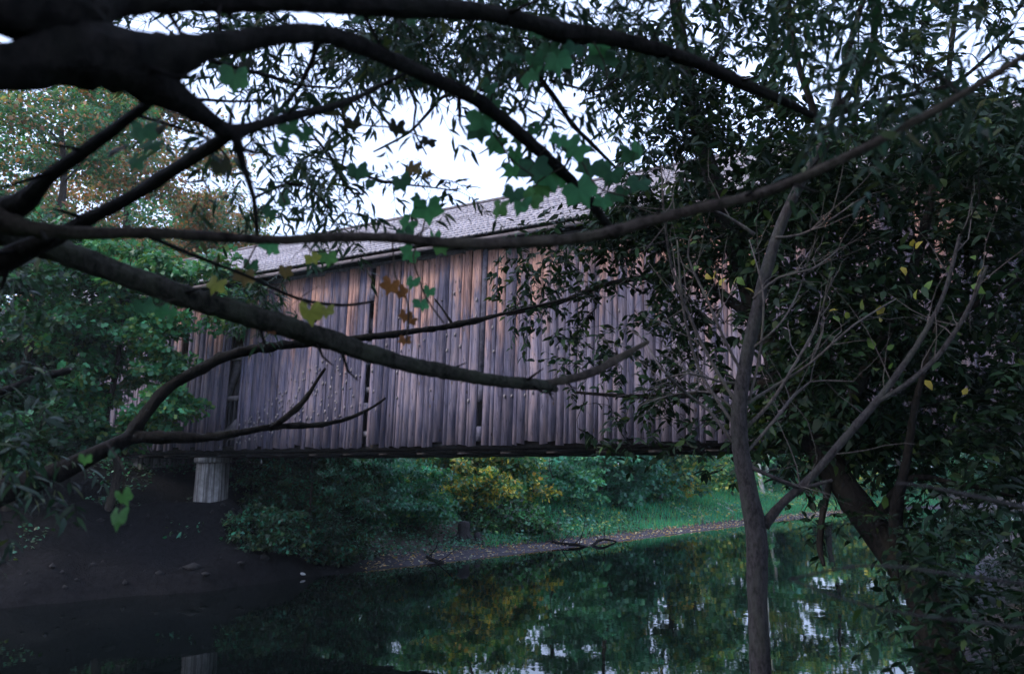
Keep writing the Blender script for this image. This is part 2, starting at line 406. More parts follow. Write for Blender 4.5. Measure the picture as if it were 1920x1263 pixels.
while x < BX1:
    wd = rnd.choice((.09, .12, .14, .17, .2, .22, .25, .3))
    gap = next((g_ for g_ in GAPS if x < g_[1] and x + wd > g_[0]), None)
    if gap and x >= gap[0] - .06:
        x = gap[1]; continue
    if gap: wd = gap[0] - x
    z0 = rnd.uniform(-.025, .03) + (.09 if rnd.random() < .07 else 0)
    z1 = EAVE - .2 + rnd.uniform(-.05, .05)
    yo = rnd.uniform(-.016, .004) ; tw = rnd.uniform(-.004, .004); ln = rnd.uniform(-.015, .015)
    zs = [z0, z0 + 1.3, z0 + 2.6, z0 + 3.9, z1]
    g2 = rnd.choice((.002, .002, .003, .005, .014))
    V = []
    for kz, z in enumerate(zs):
        dx = ln * (z / 5) + rnd.uniform(-.002, .002); dy = yo + rnd.uniform(-.003, .003)
        cup = rnd.uniform(.0, .01)
        ch = (rnd.uniform(-.02, .02) if kz == 0 else 0)
        V += [(x + dx + g2, dy - tw, z + ch), (x + dx + wd, dy + tw, z - ch), (x + dx + wd, dy + .035 + tw, z - ch), (x + dx + g2, dy + .035 - tw, z + ch)]
    Fq = [[0, 3, 2, 1], [16, 17, 18, 19]]
    for s in range(4):
        for e in range(4):
            Fq.append([s * 4 + e, s * 4 + (e + 1) % 4, s * 4 + 4 + (e + 1) % 4, s * 4 + 4 + e])
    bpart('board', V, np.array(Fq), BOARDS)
    x += wd; i += 1
PATCH = simple_wood('patch_wood', (.035, .033, .045), (.12, .11, .145))
# short patches of board left inside the narrow gaps
def patch(x0, x1, z0, z1): bpart('patch_board', box(x0, x1, -.012, .02, z0, z1), BOXF, PATCH)
patch(2.985, 3.135, 3.85, 4.2); patch(2.985, 3.135, 2.15, 2.75); patch(2.985, 3.135, .9, 1.15); patch(2.985, 3.135, 4.9, 5.2)
patch(6.465, 6.595, 1.75, 5.2); patch(6.465, 6.595, 1.05, 1.5); patch(6.465, 6.595, .12, .45)
patch(-2.1, -1.74, 4.2, 5.2)
# nailing rails, posts, braces and the arch behind the siding
for z in (.35, 1.5, 2.7, 3.9, 4.85): bpart('nailing_rail', box(BX0, BX1, .06, .14, z - .07, z + .07))
k = 0; px_ = BX0 + .6
while px_ < BX1:
    bpart('truss_post', box(px_ - .13, px_ + .13, .2, .45, 0, EAVE))
    if px_ + 2.4 < BX1:
        up_ = px_ < 5
        a, b = ((px_ + .13, .33, .3), (px_ + 2.27, .33, 4.7)) if up_ else ((px_ + .13, .33, 4.7), (px_ + 2.27, .33, .3))
        bpart('truss_brace', beam(a, b, .22, .2))
    px_ += 2.4
AX0, AX1 = -2.6, 19.0
for yy in (.16,):
    n_ = 18
    for s in range(n_):
        t0, t1 = s / n_, (s + 1) / n_
        pa = (AX0 + (AX1 - AX0) * t0, yy, .2 + 4.2 * 4 * t0 * (1 - t0) * .95); pb = (AX0 + (AX1 - AX0) * t1, yy, .2 + 4.2 * 4 * t1 * (1 - t1) * .95)
        bpart('arch_segment', beam(pa, pb, .3, .1))
bpart('eave_shade_strip', box(BX0, BX1, .075, .1, EAVE - .5, EAVE + .2), BOXF, DARK_TIMBER)  # dark strip set in as the shadow under the eaves
bpart('lower_chord', box(BX0, BX1, .15, .5, -.07, .1), BOXF, DARK_TIMBER)
bpart('lower_chord', box(BX0, BX1, BW_ - .5, BW_ - .15, -.16, .1), BOXF, DARK_TIMBER)
bpart('wall_plate', box(BX0, BX1, .1, .4, EAVE + .0, EAVE + .22))
bpart('wall_plate', box(BX0, BX1, BW_ - .4, BW_ - .1, EAVE + .0, EAVE + .22))
x = BX0 + .4
while x < BX1:
    bpart('floor_beam', box(x - .13, x + .13, .12, BW_ - .1, -.20, -.155), BOXF, DARK_TIMBER); x += 1.2
bpart('floor_deck', box(BX0, BX1, .52, BW_ - .52, -.15, -.07), BOXF, DARK_TIMBER)
mb = MB(); x = BX0
while x < BX1:
    wd = rnd.uniform(.18, .3); mb.add(shear(box(x + .012, x + wd, BW_ - .03, BW_, rnd.uniform(-.08, .06), EAVE + .2)), BOXF); x += wd
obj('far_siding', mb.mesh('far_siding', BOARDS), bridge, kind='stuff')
# roof: deck, rows of shingles, fascia, rafters' soffit boards, ridge
EY, EZ = -.48, EAVE + .02
sl = np.array([0, BW_ / 2 - EY, RIDGE - EZ]); SL = np.linalg.norm(sl); sd_ = sl / SL; sn = np.array([0, -sd_[2], sd_[1]])
def roofpt(x, s, h=0): return np.array([x, EY, EZ]) + sd_ * s + sn * h
def roof_slab(x0, x1, s0, s1, h0, h1):
    c = [roofpt(x0, s0, h0), roofpt(x1, s0, h0), roofpt(x1, s1, h0), roofpt(x0, s1, h0), roofpt(x0, s0, h1), roofpt(x1, s0, h1), roofpt(x1, s1, h1), roofpt(x0, s1, h1)]
    return np.array(c)
bpart('roof_deck', roof_slab(BX0 - .5, BX1 + .5, 0.02, SL, -.06, -.005), BOXF, DARK_TIMBER)
V = roof_slab(BX0 - .5, BX1 + .5, 0.02, SL, -.06, .03); V[:, 1] = BW_ - V[:, 1]
bpart('far_roof_slope', V, BOXF[:, ::-1], DARK_TIMBER)
NC = 15
for c in range(NC):
    mb = MB(); s0 = c * SL / NC; s1 = s0 + SL / NC + .06; x = BX0 - .5
    rowt = rng.uniform(.8, 1.1)
    while x < BX1 + .5:
        wd = rng.uniform(.10, .22); dz = rng.uniform(-.006, .006); hh = rng.uniform(.05, .058)
        V = roof_slab(x + .004, x + wd, s0 + dz - .03, s1, .0, .008); V[4:6] += sn * hh; V[0:2] += sn * .004
        mb.add(shear(V), BOXF, np.array([.46, .43, .47]) * rowt * rng.uniform(.9, 1.08)); x += wd
    obj('shingle_course', mb.mesh('shingle_course', ROOF), bridge)
V = box(BX0 - .5, BX1 + .5, EY + .0, EY + .03, EZ - .17, EZ - .075); bpart('fascia', V, BOXF, simple_wood('fascia_wood', (.10, .08, .085), (.2, .17, .175)))
bpart('ridge_board', box(BX0 - .5, BX1 + .5, BW_ / 2 - .12, BW_ / 2 + .12, RIDGE - .02, RIDGE + .06), BOXF, TIMBER)
x = BX0
while x < BX1:
    bpart('rafter_tail', np.vstack([beam((x, EY + .04, EZ - .13), (x, .3, EZ + .27), .1, .14, (1, 0, 0))]), BOXF, DARK_TIMBER); x += .9
for xe in (BX0, BX1 - .05):
    V = np.array([(xe, 0.05, EAVE - .4), (xe, BW_ - .05, EAVE - .4), (xe, BW_ - .05, EAVE + .25), (xe, BW_ / 2, RIDGE - .1), (xe, .05, EAVE + .25)], float)
    V = np.vstack([V, V + np.array([.04, 0, 0])])
    Fg = [np.array([[4, 3, 2, 1, 0]]), np.array([[5, 6, 7, 8, 9]])]
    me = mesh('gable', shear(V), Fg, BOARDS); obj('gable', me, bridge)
# pale splinters and nail heads in curved rows where the boards are nailed to the arch
mb = MB()
for row in range(9):
    for s in range(95):
        t = s / 95 + rng.uniform(-.004, .004)
        xx = -2.2 + t * 21.5; zz = (.2 + 4.2 * 4 * t * (1 - t) * .95) * (.28 + .085 * row) + rng.normal(0, .03)
        if rng.random() > (.85 if xx < 2.6 else .22) or not .05 < zz < 3.9: continue
        xx += rng.normal(0, .05)
        if any(a_ - .05 < xx < b_ + .05 for a_, b_, *_ in GAPS): continue
        w2 = rng.uniform(.012, .026); h2 = rng.uniform(.02, .05)
        V = box(xx - w2, xx + w2, -.04, -.01, zz - h2, zz + h2); V[4:, 1] += .025; V[[0, 3, 4, 7], 2] += rng.uniform(-.02, .03)
        mb.add(shear(V), BOXF)
SPL = simple_wood('splintered_wood', (.12, .105, .11), (.26, .225, .225))
obj('nail_splinters', mb.mesh('nail_splinters', SPL), bridge, kind='stuff')

# concrete pier at the foot of the mound, and the abutments at both ends
def local_block(parent, name, x0, x1, y0, y1, z0, z1, m, taper=0):
    V = box(x0, x1, y0, y1, z0, z1); V[:4, 0] += np.array([-1, 1, 1, -1]) * taper; V[:4, 1] += np.array([-1, -1, 1, 1]) * taper
    return obj(name, mesh(name, V, BOXF, m), parent)
pier = empty('bridge_pier', tuple(bw(-2.7, .9, 0)), 'grey stained concrete pier under the left part of the bridge', 'pier', rz=math.atan2(BU[1], BU[0]))
zt = -.21
local_block(pier, 'pier_shaft', -.80, -.22, -.72, .02, -4.2, zt - .16, CONCRETE, .05)
local_block(pier, 'pier_cap', -.85, -.17, -.77, .1, zt - .158, zt, CONCRETE)
ab = empty('abutment', tuple(bw(-7.2, 2.7, 0)), 'shadowed concrete abutment wall below the left end of the bridge', 'abutment', rz=math.atan2(BU[1], BU[0]))
local_block(ab, 'abutment_wall', -1.4, .6, -2.2, 3.0, -4, zt, CONCRETE, .1)
local_block(ab, 'wing_wall', -8.6, -1.41, -2.0, 2.9, -4, zt - .5, CONCRETE, .1)
ab2 = empty('abutment', tuple(bw(18.9, 2.7, 0)), 'stone grey abutment under the right end of the bridge behind the leaves', 'abutment', rz=math.atan2(BU[1], BU[0]))
local_block(ab2, 'abutment_wall', -.8, 1.6, -3.2, 3.2, -4, zt, CONCRETE, .1)

# ------------------------------------------------------------------ trees
def connect(rng, nodes, rads, targets, thin=.6, sag=.12, minr=.003, gr=.012, lift=.25):
    """grow a branch from the nearest point of the skeleton to every target; returns [(path, radii)]"""
    nodes = [np.asarray(n_) for n_ in nodes]; rads = list(rads); out = []
    N = np.array(nodes); d0 = np.array([np.min(np.linalg.norm(N - t, axis=1)) for t in targets])
    for ti in np.argsort(d0):
        t = targets[ti]; N = np.array(nodes); dv = t - N; d = np.linalg.norm(dv, axis=1)
        cost = d * (1 + .5 * np.clip(-dv[:, 2] / np.maximum(d, 1e-6), 0, 1)); k = int(np.argmin(cost)); a = N[k]; L = d[k]
        if L < .02: continue
        m1 = a + (t - a) * .33 + np.array([0, 0, L * lift * rng.uniform(.2, 1)]) + rng.normal(0, .07 * L, 3)
        m2 = a + (t - a) * .7 + np.array([0, 0, L * lift * rng.uniform(0, .8)]) + rng.normal(0, .07 * L, 3)
        r0 = min(rads[k] * thin, minr + gr * L); pts, rr = catmull([a, m1, m2, t], [r0, r0 * .75, r0 * .5, max(minr * .6, r0 * .25)], max(L / 7, .03))
        out.append((pts, rr)); nodes += list(pts[1:]); rads += list(rr[1:])
    return out
def spray(rng, mbt, lv, c, out, ntw, tlen, ll, lw, sp, droop, pal, tr=.0035, spread=.9, sides=3):
    tone = np.exp(rng.normal(0, .22))
    for _ in range(ntw):
        d = nrm(out + rng.normal(0, spread, 3) * np.array([1, 1, .7])); L = tlen * rng.uniform(.5, 1.2); n = 7
        p = [np.array(c)]
        for s in range(n):
            d = nrm(d + np.array([0, 0, -droop / n]) + rng.normal(0, .09, 3)); p.append(p[-1] + d * L / n)
        p = np.array(p); rr = np.linspace(tr, tr * .35, n + 1)
        V, fq, ft = tube(p, rr, sides, cap=False); mbt.add(V, fq)
        m = max(3, int(L / sp)); u = np.sort(rng.uniform(.12, 1, m)); s = u * n; i0 = np.minimum(s.astype(int), n - 1); fr = (s - i0)[:, None]
        pos = p[i0] * (1 - fr) + p[i0 + 1] * fr; tg = nrm(p[i0 + 1] - p[i0])
        side = nrm(np.cross(tg, np.array([0, 0, 1.0]) + rng.normal(0, .35, (m, 3)))) * np.where(np.arange(m) % 2, 1, -1)[:, None]
        ld = nrm(tg * rng.uniform(.3, .9, (m, 1)) + side * .9 + np.array([0, 0, -.25]) + rng.normal(0, .2, (m, 3)))
        nn = nrm(np.array([0, 0, 1.0]) + rng.normal(0, .5, (m, 3)))
        Ls = ll * rng.uniform(.45, 1.3, m)
        lv.add(pos, ld, nn, Ls, Ls * lw * rng.uniform(.8, 1.2, m), pick(rng, pal, m) * tone)
def clumps(rng, lv, cs, cr, per, size, lw, pal, flat=.55, up=.9):
    for c, r in zip(cs, cr):
        n = int(per * rng.uniform(.6, 1.4)); tone = np.exp(rng.normal(0, .25))
        d = nrm(rng.normal(size=(n, 3))) * (rng.uniform(0, 1, (n, 1)) ** .45) * r; d[:, 2] *= flat
        d[:, 2] -= .25 * (d[:, 0] ** 2 + d[:, 1] ** 2) / max(r, .01)
        pos = c + d; ld = nrm(d * np.array([1, 1, .3]) / r + rng.normal(0, .5, (n, 3)) + np.array([0, 0, -.3])); nn = nrm(np.array([0, 0, up]) + rng.normal(0, .55, (n, 3)))
        Ls = size * rng.uniform(.6, 1.25, n)
        lv.add(pos, ld, nn, Ls, Ls * lw * rng.uniform(.8, 1.2, n), pick(rng, pal, n) * tone)
GREEN = [(6, (.045, .17, .075)), (3, (.07, .22, .08)), (1, (.14, .22, .06))]
TEAL = [(6, (.04, .18, .11)), (3, (.07, .23, .15)), (1, (.03, .10, .06))]
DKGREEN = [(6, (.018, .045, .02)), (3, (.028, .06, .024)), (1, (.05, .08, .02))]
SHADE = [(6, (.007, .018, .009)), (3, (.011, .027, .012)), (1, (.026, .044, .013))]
YELLOW = [(6, (.60, .44, .07)), (4, (.36, .36, .07)), (4, (.08, .18, .08)), (1, (.45, .24, .05))]
YGREEN = [(5, (.20, .30, .08)), (6, (.07, .21, .10)), (2, (.40, .36, .08))]
AUTUMN = [(7, (.40, .19, .09)), (5, (.11, .21, .10)), (3, (.08, .18, .10)), (2, (.32, .25, .10))]
WILLOW = [(6, (.016, .036, .026)), (3, (.025, .046, .032)), (1, (.045, .06, .025))]

def tree(name, label, cat, base, h, blobs, nclump, per, lsize, pal, tr, seed, lean=(0, 0), group=None, lw=.6, T=T_LANCE, cr=(.5, 1.1), bark=BARK_BROWN, trunk_top=.8, flat=.55):
    """blobs: (dx, dy, z, rx, ry, rz) crown lumps relative to the base"""
    rng = np.random.default_rng(seed); base = np.array(base, float)
    t = empty(name, tuple(base), label, cat, group)
    top = np.array([lean[0], lean[1], h * trunk_top])
    pts = [np.array([0, 0, -.3])] + [top * s + np.array([rng.normal(0, .02 * h), rng.normal(0, .02 * h), 0]) * (s < 1) for s in (.15, .35, .55, .75, 1)]
    pp, rr = catmull(pts, tr * np.array([1.35, 1.0, .85, .7, .5, .25]), max(.15, h / 25))
    mb = MB(); add_tube(mb, pp, rr, 9, rng, .04); obj('trunk', mb.mesh('trunk', bark, smooth=True), t)
    cs = []
    vol = np.array([b[3] * b[4] * b[5] for b in blobs]); vol = vol ** .6; cnt = np.maximum(1, (nclump * vol / vol.sum()).astype(int))
    for b, n_ in zip(blobs, cnt):
        d = nrm(rng.normal(size=(n_, 3))) * rng.uniform(.35, 1, (n_, 1)) ** .5
        cs.append(np.array(b[:3]) + d * np.array(b[3:]))
    cs = np.concatenate(cs); crs = rng.uniform(*cr, len(cs))
    br = connect(rng, pp[len(pp) // 4:], rr[len(rr) // 4:], cs, minr=.012, gr=.016)
    mb = MB()
    for p, r in br: add_tube(mb, p, r, 4, cap=False)
    obj('branches', mb.mesh('branches', bark, smooth=True), t, kind='stuff')
    lv = Leaves(); clumps(rng, lv, cs, crs, per, lsize, lw, pal, flat)
    obj('crown', lv.mesh('crown', T, np.zeros(3), LEAF), t, kind='stuff')
    return t
FB = 'trees and shrubs along the far bank'
# trees behind and beside the left end of the bridge
b = on_ground(215, 35); tree('autumn_tree', 'tall rusty orange and green tree rising behind the left end of the bridge roof', 'tree', b, 19, [(0, 0, 13, 4.6, 4, 5.5), (-3, -1, 9, 3.5, 3, 3.5), (3, 0, 8.5, 3, 3, 3)], 140, 330, .18, AUTUMN, .3, 21, group=FB, T=T_LOBE, lw=.8, cr=(.8, 1.5))
b = on_ground(400, 38); tree('autumn_tree', 'lower green and yellowing tree just left of the roof end', 'tree', b, 14, [(0, 0, 10, 2.4, 2.6, 3.6), (-1.5, -1, 7, 2.4, 2, 2.5)], 80, 300, .16, YGREEN + AUTUMN, .22, 22, group=FB, T=T_LOBE, lw=.8, cr=(.7, 1.2))
b = on_ground(40, 29); tree('maple_tree', 'broad dull green and orange tree at the far left edge', 'tree', b, 17, [(0, 0, 11, 4, 3.5, 5.5), (-3, 0, 7, 3, 3, 4)], 130, 300, .17, AUTUMN + GREEN + GREEN, .28, 23, group=FB, T=T_LOBE, lw=.8, cr=(.8, 1.4))
b = on_ground(205, 20.6); tree('young_maple', 'leafy green young maple in front of the left end of the bridge boards', 'tree', b, 8, [(.2, 0, 4.0, 1.5, 1.2, 2.4), (-.4, 0, 6.2, 2.2, 1.3, 1.5), (2.2, 0, 6.0, 1.6, 1, 1.3), (1.3, -.2, 3.2, 1.0, 1, 1.3), (.2, -.2, 2.2, 1.0, 1, .7), (-1.4, -.3, 2.4, 1.6, 1.2, 1.1), (-1.6, 0, 4.2, 1.6, 1.2, 1.4)], 165, 130, .16, GREEN + [(2, (.10, .17, .04))], .10, 24, group=FB, T=T_LOBE, lw=.8, cr=(.35, .7), flat=.4)
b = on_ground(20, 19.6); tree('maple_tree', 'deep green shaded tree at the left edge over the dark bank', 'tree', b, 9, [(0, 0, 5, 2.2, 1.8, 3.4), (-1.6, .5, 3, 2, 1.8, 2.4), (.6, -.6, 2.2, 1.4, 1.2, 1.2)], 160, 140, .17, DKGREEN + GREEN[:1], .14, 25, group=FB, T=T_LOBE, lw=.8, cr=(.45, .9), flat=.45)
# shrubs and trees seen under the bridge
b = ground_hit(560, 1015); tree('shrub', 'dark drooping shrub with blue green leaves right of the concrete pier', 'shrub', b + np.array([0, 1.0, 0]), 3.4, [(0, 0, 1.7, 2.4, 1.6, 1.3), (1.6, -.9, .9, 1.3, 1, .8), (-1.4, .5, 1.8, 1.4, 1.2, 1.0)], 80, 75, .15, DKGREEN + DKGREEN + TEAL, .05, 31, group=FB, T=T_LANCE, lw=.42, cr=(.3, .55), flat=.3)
b = ground_hit(700, 985); tree('shrub', 'blue green shrub with layered drooping sprays left of the tree stumps', 'shrub', b + np.array([0, .5, 0]), 3.2, [(0, 0, 1.6, 2.2, 1.6, 1.2), (.8, -.8, .7, 1.4, 1, .5)], 60, 75, .16, TEAL, .05, 32, group=FB, lw=.42, cr=(.35, .6), flat=.28)
b = ground_hit(885, 985) + np.array([0, 2.2, .2]); tree('yellow_tree', 'bright yellow leaved tree under the middle of the bridge', 'tree', b, 8.5, [(0, 0, 2.3, 2.9, 2, 1.9), (.5, .5, 3.8, 2.4, 2, 1.8), (-1.9, 0, 1.6, 1.5, 1.4, 1.3)], 85, 110, .2, YGREEN + GREEN, .13, 33, group=FB, T=T_LOBE, lw=.9, cr=(.4, .8))
b = ground_hit(1130, 958) + np.array([0, 1.0, 0]); tree('green_tree', 'dense blue green tree right of the yellow tree under the bridge', 'tree', b, 10, [(0, 0, 2.2, 3.0, 2, 2.4), (0, .5, 6, 2.8, 2, 3)], 90, 110, .22, TEAL, .16, 34, group=FB, T=T_LOBE, lw=.9, cr=(.5, .9))
b = ground_hit(1240, 942); tree('yellow_tree', 'yellow green tree with a bare brown trunk above the grassy bank', 'tree', b, 11, [(.5, 0, 4.6, 3.4, 2, 2.6), (-2.2, 0, 2.6, 1.4, 1.4, 2.0), (1.8, 0, 2.0, 2.0, 1.5, 1.8), (0, .5, 7.5, 3, 2, 2.6)], 105, 100, .24, YGREEN + TEAL, .2, 35, group=FB, T=T_LOBE, lw=.9, cr=(.5, .95))
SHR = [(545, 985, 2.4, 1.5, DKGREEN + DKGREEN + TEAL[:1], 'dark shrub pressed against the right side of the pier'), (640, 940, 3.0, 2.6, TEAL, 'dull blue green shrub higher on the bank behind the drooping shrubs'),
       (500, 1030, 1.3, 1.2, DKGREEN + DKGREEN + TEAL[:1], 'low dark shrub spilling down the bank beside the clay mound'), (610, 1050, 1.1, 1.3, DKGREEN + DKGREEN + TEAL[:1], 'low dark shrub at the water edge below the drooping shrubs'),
       (770, 990, 2.4, 1.8, TEAL + GREEN, 'rounded green shrub left of the larger pale stump'), (850, 960, 3.4, 2.4, YELLOW + YGREEN + GREEN[:1], 'golden yellow shrub directly under the bridge at mid span'), (940, 955, 3.0, 2.1, YELLOW + GREEN, 'yellow and green shrub right of the golden one'),
       (960, 1000, 1.3, 1.6, DKGREEN + GREEN, 'low dark shrub right of the stumps by the muddy shore'), (1035, 950, 3.4, 2.3, TEAL + GREEN, 'tall dense blue green shrub between the yellow shrubs and the grass'), (1110, 945, 2.6, 2.0, TEAL, 'blue green shrub at the upper edge of the grass slope'),
       (1180, 938, 3.2, 2.3, GREEN + TEAL, 'bright green shrub left of the bare brown trunk'), (1230, 928, 4.2, 2.6, YGREEN + YELLOW, 'yellow green shrub at the foot of the bare brown trunk'), (1310, 922, 4.2, 3.0, YGREEN + GREEN, 'yellow green shrub left of the slender grey trunk'),
       (1395, 915, 4.4, 3.2, GREEN + TEAL, 'fresh green shrub behind the slender grey trunk'), (1480, 912, 4.6, 3.4, TEAL + GREEN, 'blue green shrub right of the pale twin trunks'), (1570, 915, 5.0, 3.8, TEAL + YGREEN, 'hazy green shrub by the river bend')]
for k_, (px_, py_, h_, w_, pal_, lb_) in enumerate(SHR):
    b = ground_hit(px_, py_); D_ = b[1]
    tree('shrub', lb_, 'shrub', b, h_, [(0, 0, h_ * .5, w_, w_ * .6, h_ * .5), (-w_ * .5, -.4, h_ * .22, w_ * .6, w_ * .4, h_ * .2), (w_ * .5, -.3, h_ * .25, w_ * .6, w_ * .4, h_ * .22)], 62, 95, .004 * D_ + .03, pal_, .04, 140 + k_, group=FB, T=T_LOBE if k_ % 3 else T_LANCE, lw=.75, cr=(.010 * D_, .02 * D_), flat=.42)
for k_, (px_, D_, sd2) in enumerate([(1432, 47, 1), (1448, 48.5, 2)]):
    b = ground_hit(px_, 928 - 4 * k_); tree('birch_tree', ['pale straight trunked tree just right of the slender grey tree', 'thinner pale trunk close beside its twin on the far bank'][k_], 'tree', b, 13 - k_, [(.3, .5, 8.5, 1.6, 1.5, 2.8)], 26, 100, .2, YGREEN, .15 - .03 * k_, 40 + k_, group=FB, bark=BARK_PALE, cr=(.5, .9))
b = on_ground(1550, 58); tree('green_tree', 'distant bluish green tree where the river bends out of sight', 'tree', b, 13, [(0, 0, 3.2, 4, 3, 3.4), (0, 0, 8.5, 3.6, 3, 4)], 80, 110, .3, TEAL + YGREEN, .22, 36, group=FB, T=T_LOBE, lw=.9, cr=(.7, 1.2))
b = on_ground(1030, 55); tree('green_tree', 'tall green tree far behind the shrubs at mid span', 'tree', b, 17, [(0, 0, 4, 4, 3, 3.5), (0, 0, 11, 4.2, 3, 5)], 90, 110, .3, GREEN + TEAL, .24, 48, group=FB, T=T_LOBE, lw=.9, cr=(.8, 1.3))
b = on_ground(1690, 64); tree('green_tree', 'far low crowned tree at the bend seen past the leaning trunk', 'tree', b, 13, [(0, 0, 2.6, 4.6, 3, 2.8), (0, 0, 8.5, 4, 3, 4)], 90, 110, .32, TEAL + GREEN, .22, 46, group=FB, T=T_LOBE, lw=.9, cr=(.8, 1.3))
b = on_ground(1830, 66); tree('green_tree', 'far tree right of the leaning trunk beyond the river bend', 'tree', b, 14, [(0, 0, 2.6, 5, 3, 2.8), (0, 0, 9, 4.4, 3, 4.4)], 90, 110, .32, GREEN + TEAL, .22, 47, group=FB, T=T_LOBE, lw=.9, cr=(.8, 1.3))
b = on_ground(1400, 57); tree('green_tree', 'hazy green tree behind the pale twin trunks', 'tree', b, 12, [(0, 0, 3.2, 3.6, 3, 3.2), (0, 0, 8, 3.2, 3, 3.4)], 70, 110, .3, GREEN + TEAL, .2, 37, group=FB, T=T_LOBE, lw=.9, cr=(.7, 1.2))
b = on_ground(700, 38); tree('green_tree', 'shadowed green tree behind the drooping shrubs', 'tree', b, 11, [(0, 0, 3, 3.6, 2.5, 3.2), (0, 0, 7.5, 3, 2.5, 3)], 80, 110, .24, GREEN, .2, 38, group=FB, T=T_LOBE, lw=.9, cr=(.6, 1.1))
b = on_ground(1960, 33); tree('green_tree', 'tall green and yellowing tree beyond the right end of the bridge', 'tree', b, 19, [(0, 0, 12, 4.5, 3.5, 5.5), (-2, 0, 7, 3.5, 3, 3.5), (3, 0, 7, 3, 3, 4)], 100, 130, .27, GREEN + YGREEN, .3, 39, T=T_LOBE, lw=.8, cr=(.8, 1.5))
for k_, (x, y, h, lb_) in enumerate([(-10, -2.8, 13, 'unseen broad tree added left behind the viewpoint for shade'), (-5, -4.2, 14, 'unseen tall tree added behind the willow for shade'), (1, -4.5, 15, 'unseen tall tree added directly behind the viewpoint for shade'), (6.5, -1.5, 13, 'unseen leafy tree added right behind the viewpoint for shade'), (11, 4, 12, 'unseen leafy tree added beyond the right edge for shade')]):
    tree('added_shade_tree', lb_, 'tree', (x, y, hz(x, y)), h, [(0, 0, h * .62, 3.6, 3, h * .34)], 60, 90, .36, DKGREEN + GREEN, .25, 60 + k_, group='unseen trees added to shade the near bank', cr=(.9, 1.6))  # unseen trees added out of view to shade the foreground
# the far wood closing the view
rng = np.random.default_rng(77); lv = Leaves(); mbt = MB()
for k_ in range(60):
    x = -75 + k_ * 3.2 + rng.normal(0, 1.5); y = 64 + rng.uniform(0, 14) + max(0, x) * .15
    if inside(np.array([[x, y]]), RIVER)[0] or dist_poly(np.array([[x, y]]), NEAR)[0] < 2 : continue
    h = rng.uniform(13, 18.5); z0 = hz(x, y)
    add_tube(mbt, [(x, y, z0 - .3), (x + rng.normal(0, .3), y, z0 + h * .5), (x + rng.normal(0, .5), y, z0 + h * .85)], [.25, .18, .06], 5)
    nc = 26; cs = np.array([x, y, z0 + h * .5]) + nrm(rng.normal(size=(nc, 3))) * rng.uniform(.4, 1, (nc, 1)) * np.array([3.2, 2.4, h * .5])
    clumps(rng, lv, cs, rng.uniform(1.1, 1.8, nc), 70, .42, .8, [GREEN, TEAL, YGREEN, GREEN][k_ % 4])
    cs = np.array([x, y - 1.5, z0 + 1.6]) + rng.uniform(-1, 1, (12, 3)) * np.array([2.4, 1.5, 1.7]); clumps(rng, lv, cs, rng.uniform(.8, 1.3, 12), 70, .36, .8, [TEAL, GREEN][k_ % 2])
wd_ = empty('far_wood', (0, 66, 0), 'far green wood closing the view beyond the river', 'wood'); wd_['kind'] = 'stuff'
obj('trunks', mbt.mesh('trunks', BARK_BROWN, np.array([0, 66, 0])), wd_, kind='stuff'); obj('foliage', lv.mesh('foliage', T_LANCE, np.array([0, 66, 0]), LEAF), wd_, kind='stuff')

# ------------------------------------------------------------------ bank details
rng = np.random.default_rng(8)
def scatter(n, lo, hi, xr, yr):
    q = np.column_stack([rng.uniform(*xr, n), rng.uniform(*yr, n)]); df = dist_poly(q, FAR); ok = (~inside(q, RIVER)) & (df < dist_poly(q, NEAR)) & (df > lo) & (df < hi)
    q = q[ok]; return np.column_stack([q, height(q)]), df[ok]
# grass on the open slope
p, d = scatter(120000, 1.0, 9, (-1, 34), (26, 66)); p = p[rng.random(len(p)) < np.clip((d - 1.0) / .6, .0, 1)]
p = p[:42000]; n = len(p); Ls = rng.uniform(.16, .42, n)
lv = Leaves(); lv.add(p, nrm(np.array([0, 0, 1.]) + rng.normal(0, .35, (n, 3))), nrm(rng.normal(size=(n, 3)) * np.array([1, 1, .1])), Ls, np.full(n, .035), pick(rng, [(5, (.04, .30, .16)), (3, (.07, .33, .14)), (1, (.17, .28, .09))], n))
o = obj('grass', lv.mesh('grass', T_BLADE, np.zeros(3), LEAF)); tag(o, 'lush green grass on the sunlit slope of the far bank', 'grass', kind='stuff')
# leafy ground cover under the shrubs
p, d = scatter(60000, 1.1, 10, (-16, 6), (14, 38)); n = len(p); keep = (dist_poly(p[:, :2], MOUND) > 3.0) | ((vnoise(p[:, :2], .9, 31) > .74) & (rng.random(len(p)) < .5)); p = p[keep][:26000]; n = len(p)
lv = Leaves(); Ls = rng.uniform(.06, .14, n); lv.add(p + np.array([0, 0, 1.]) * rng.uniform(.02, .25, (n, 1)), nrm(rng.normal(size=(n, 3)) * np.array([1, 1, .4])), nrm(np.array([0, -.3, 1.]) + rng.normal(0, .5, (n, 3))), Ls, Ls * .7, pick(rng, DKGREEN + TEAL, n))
o = obj('ground_cover', lv.mesh('ground_cover', T_LANCE, np.zeros(3), LEAF)); tag(o, 'low dark leafy cover on the shaded far bank', 'ground cover', kind='stuff')
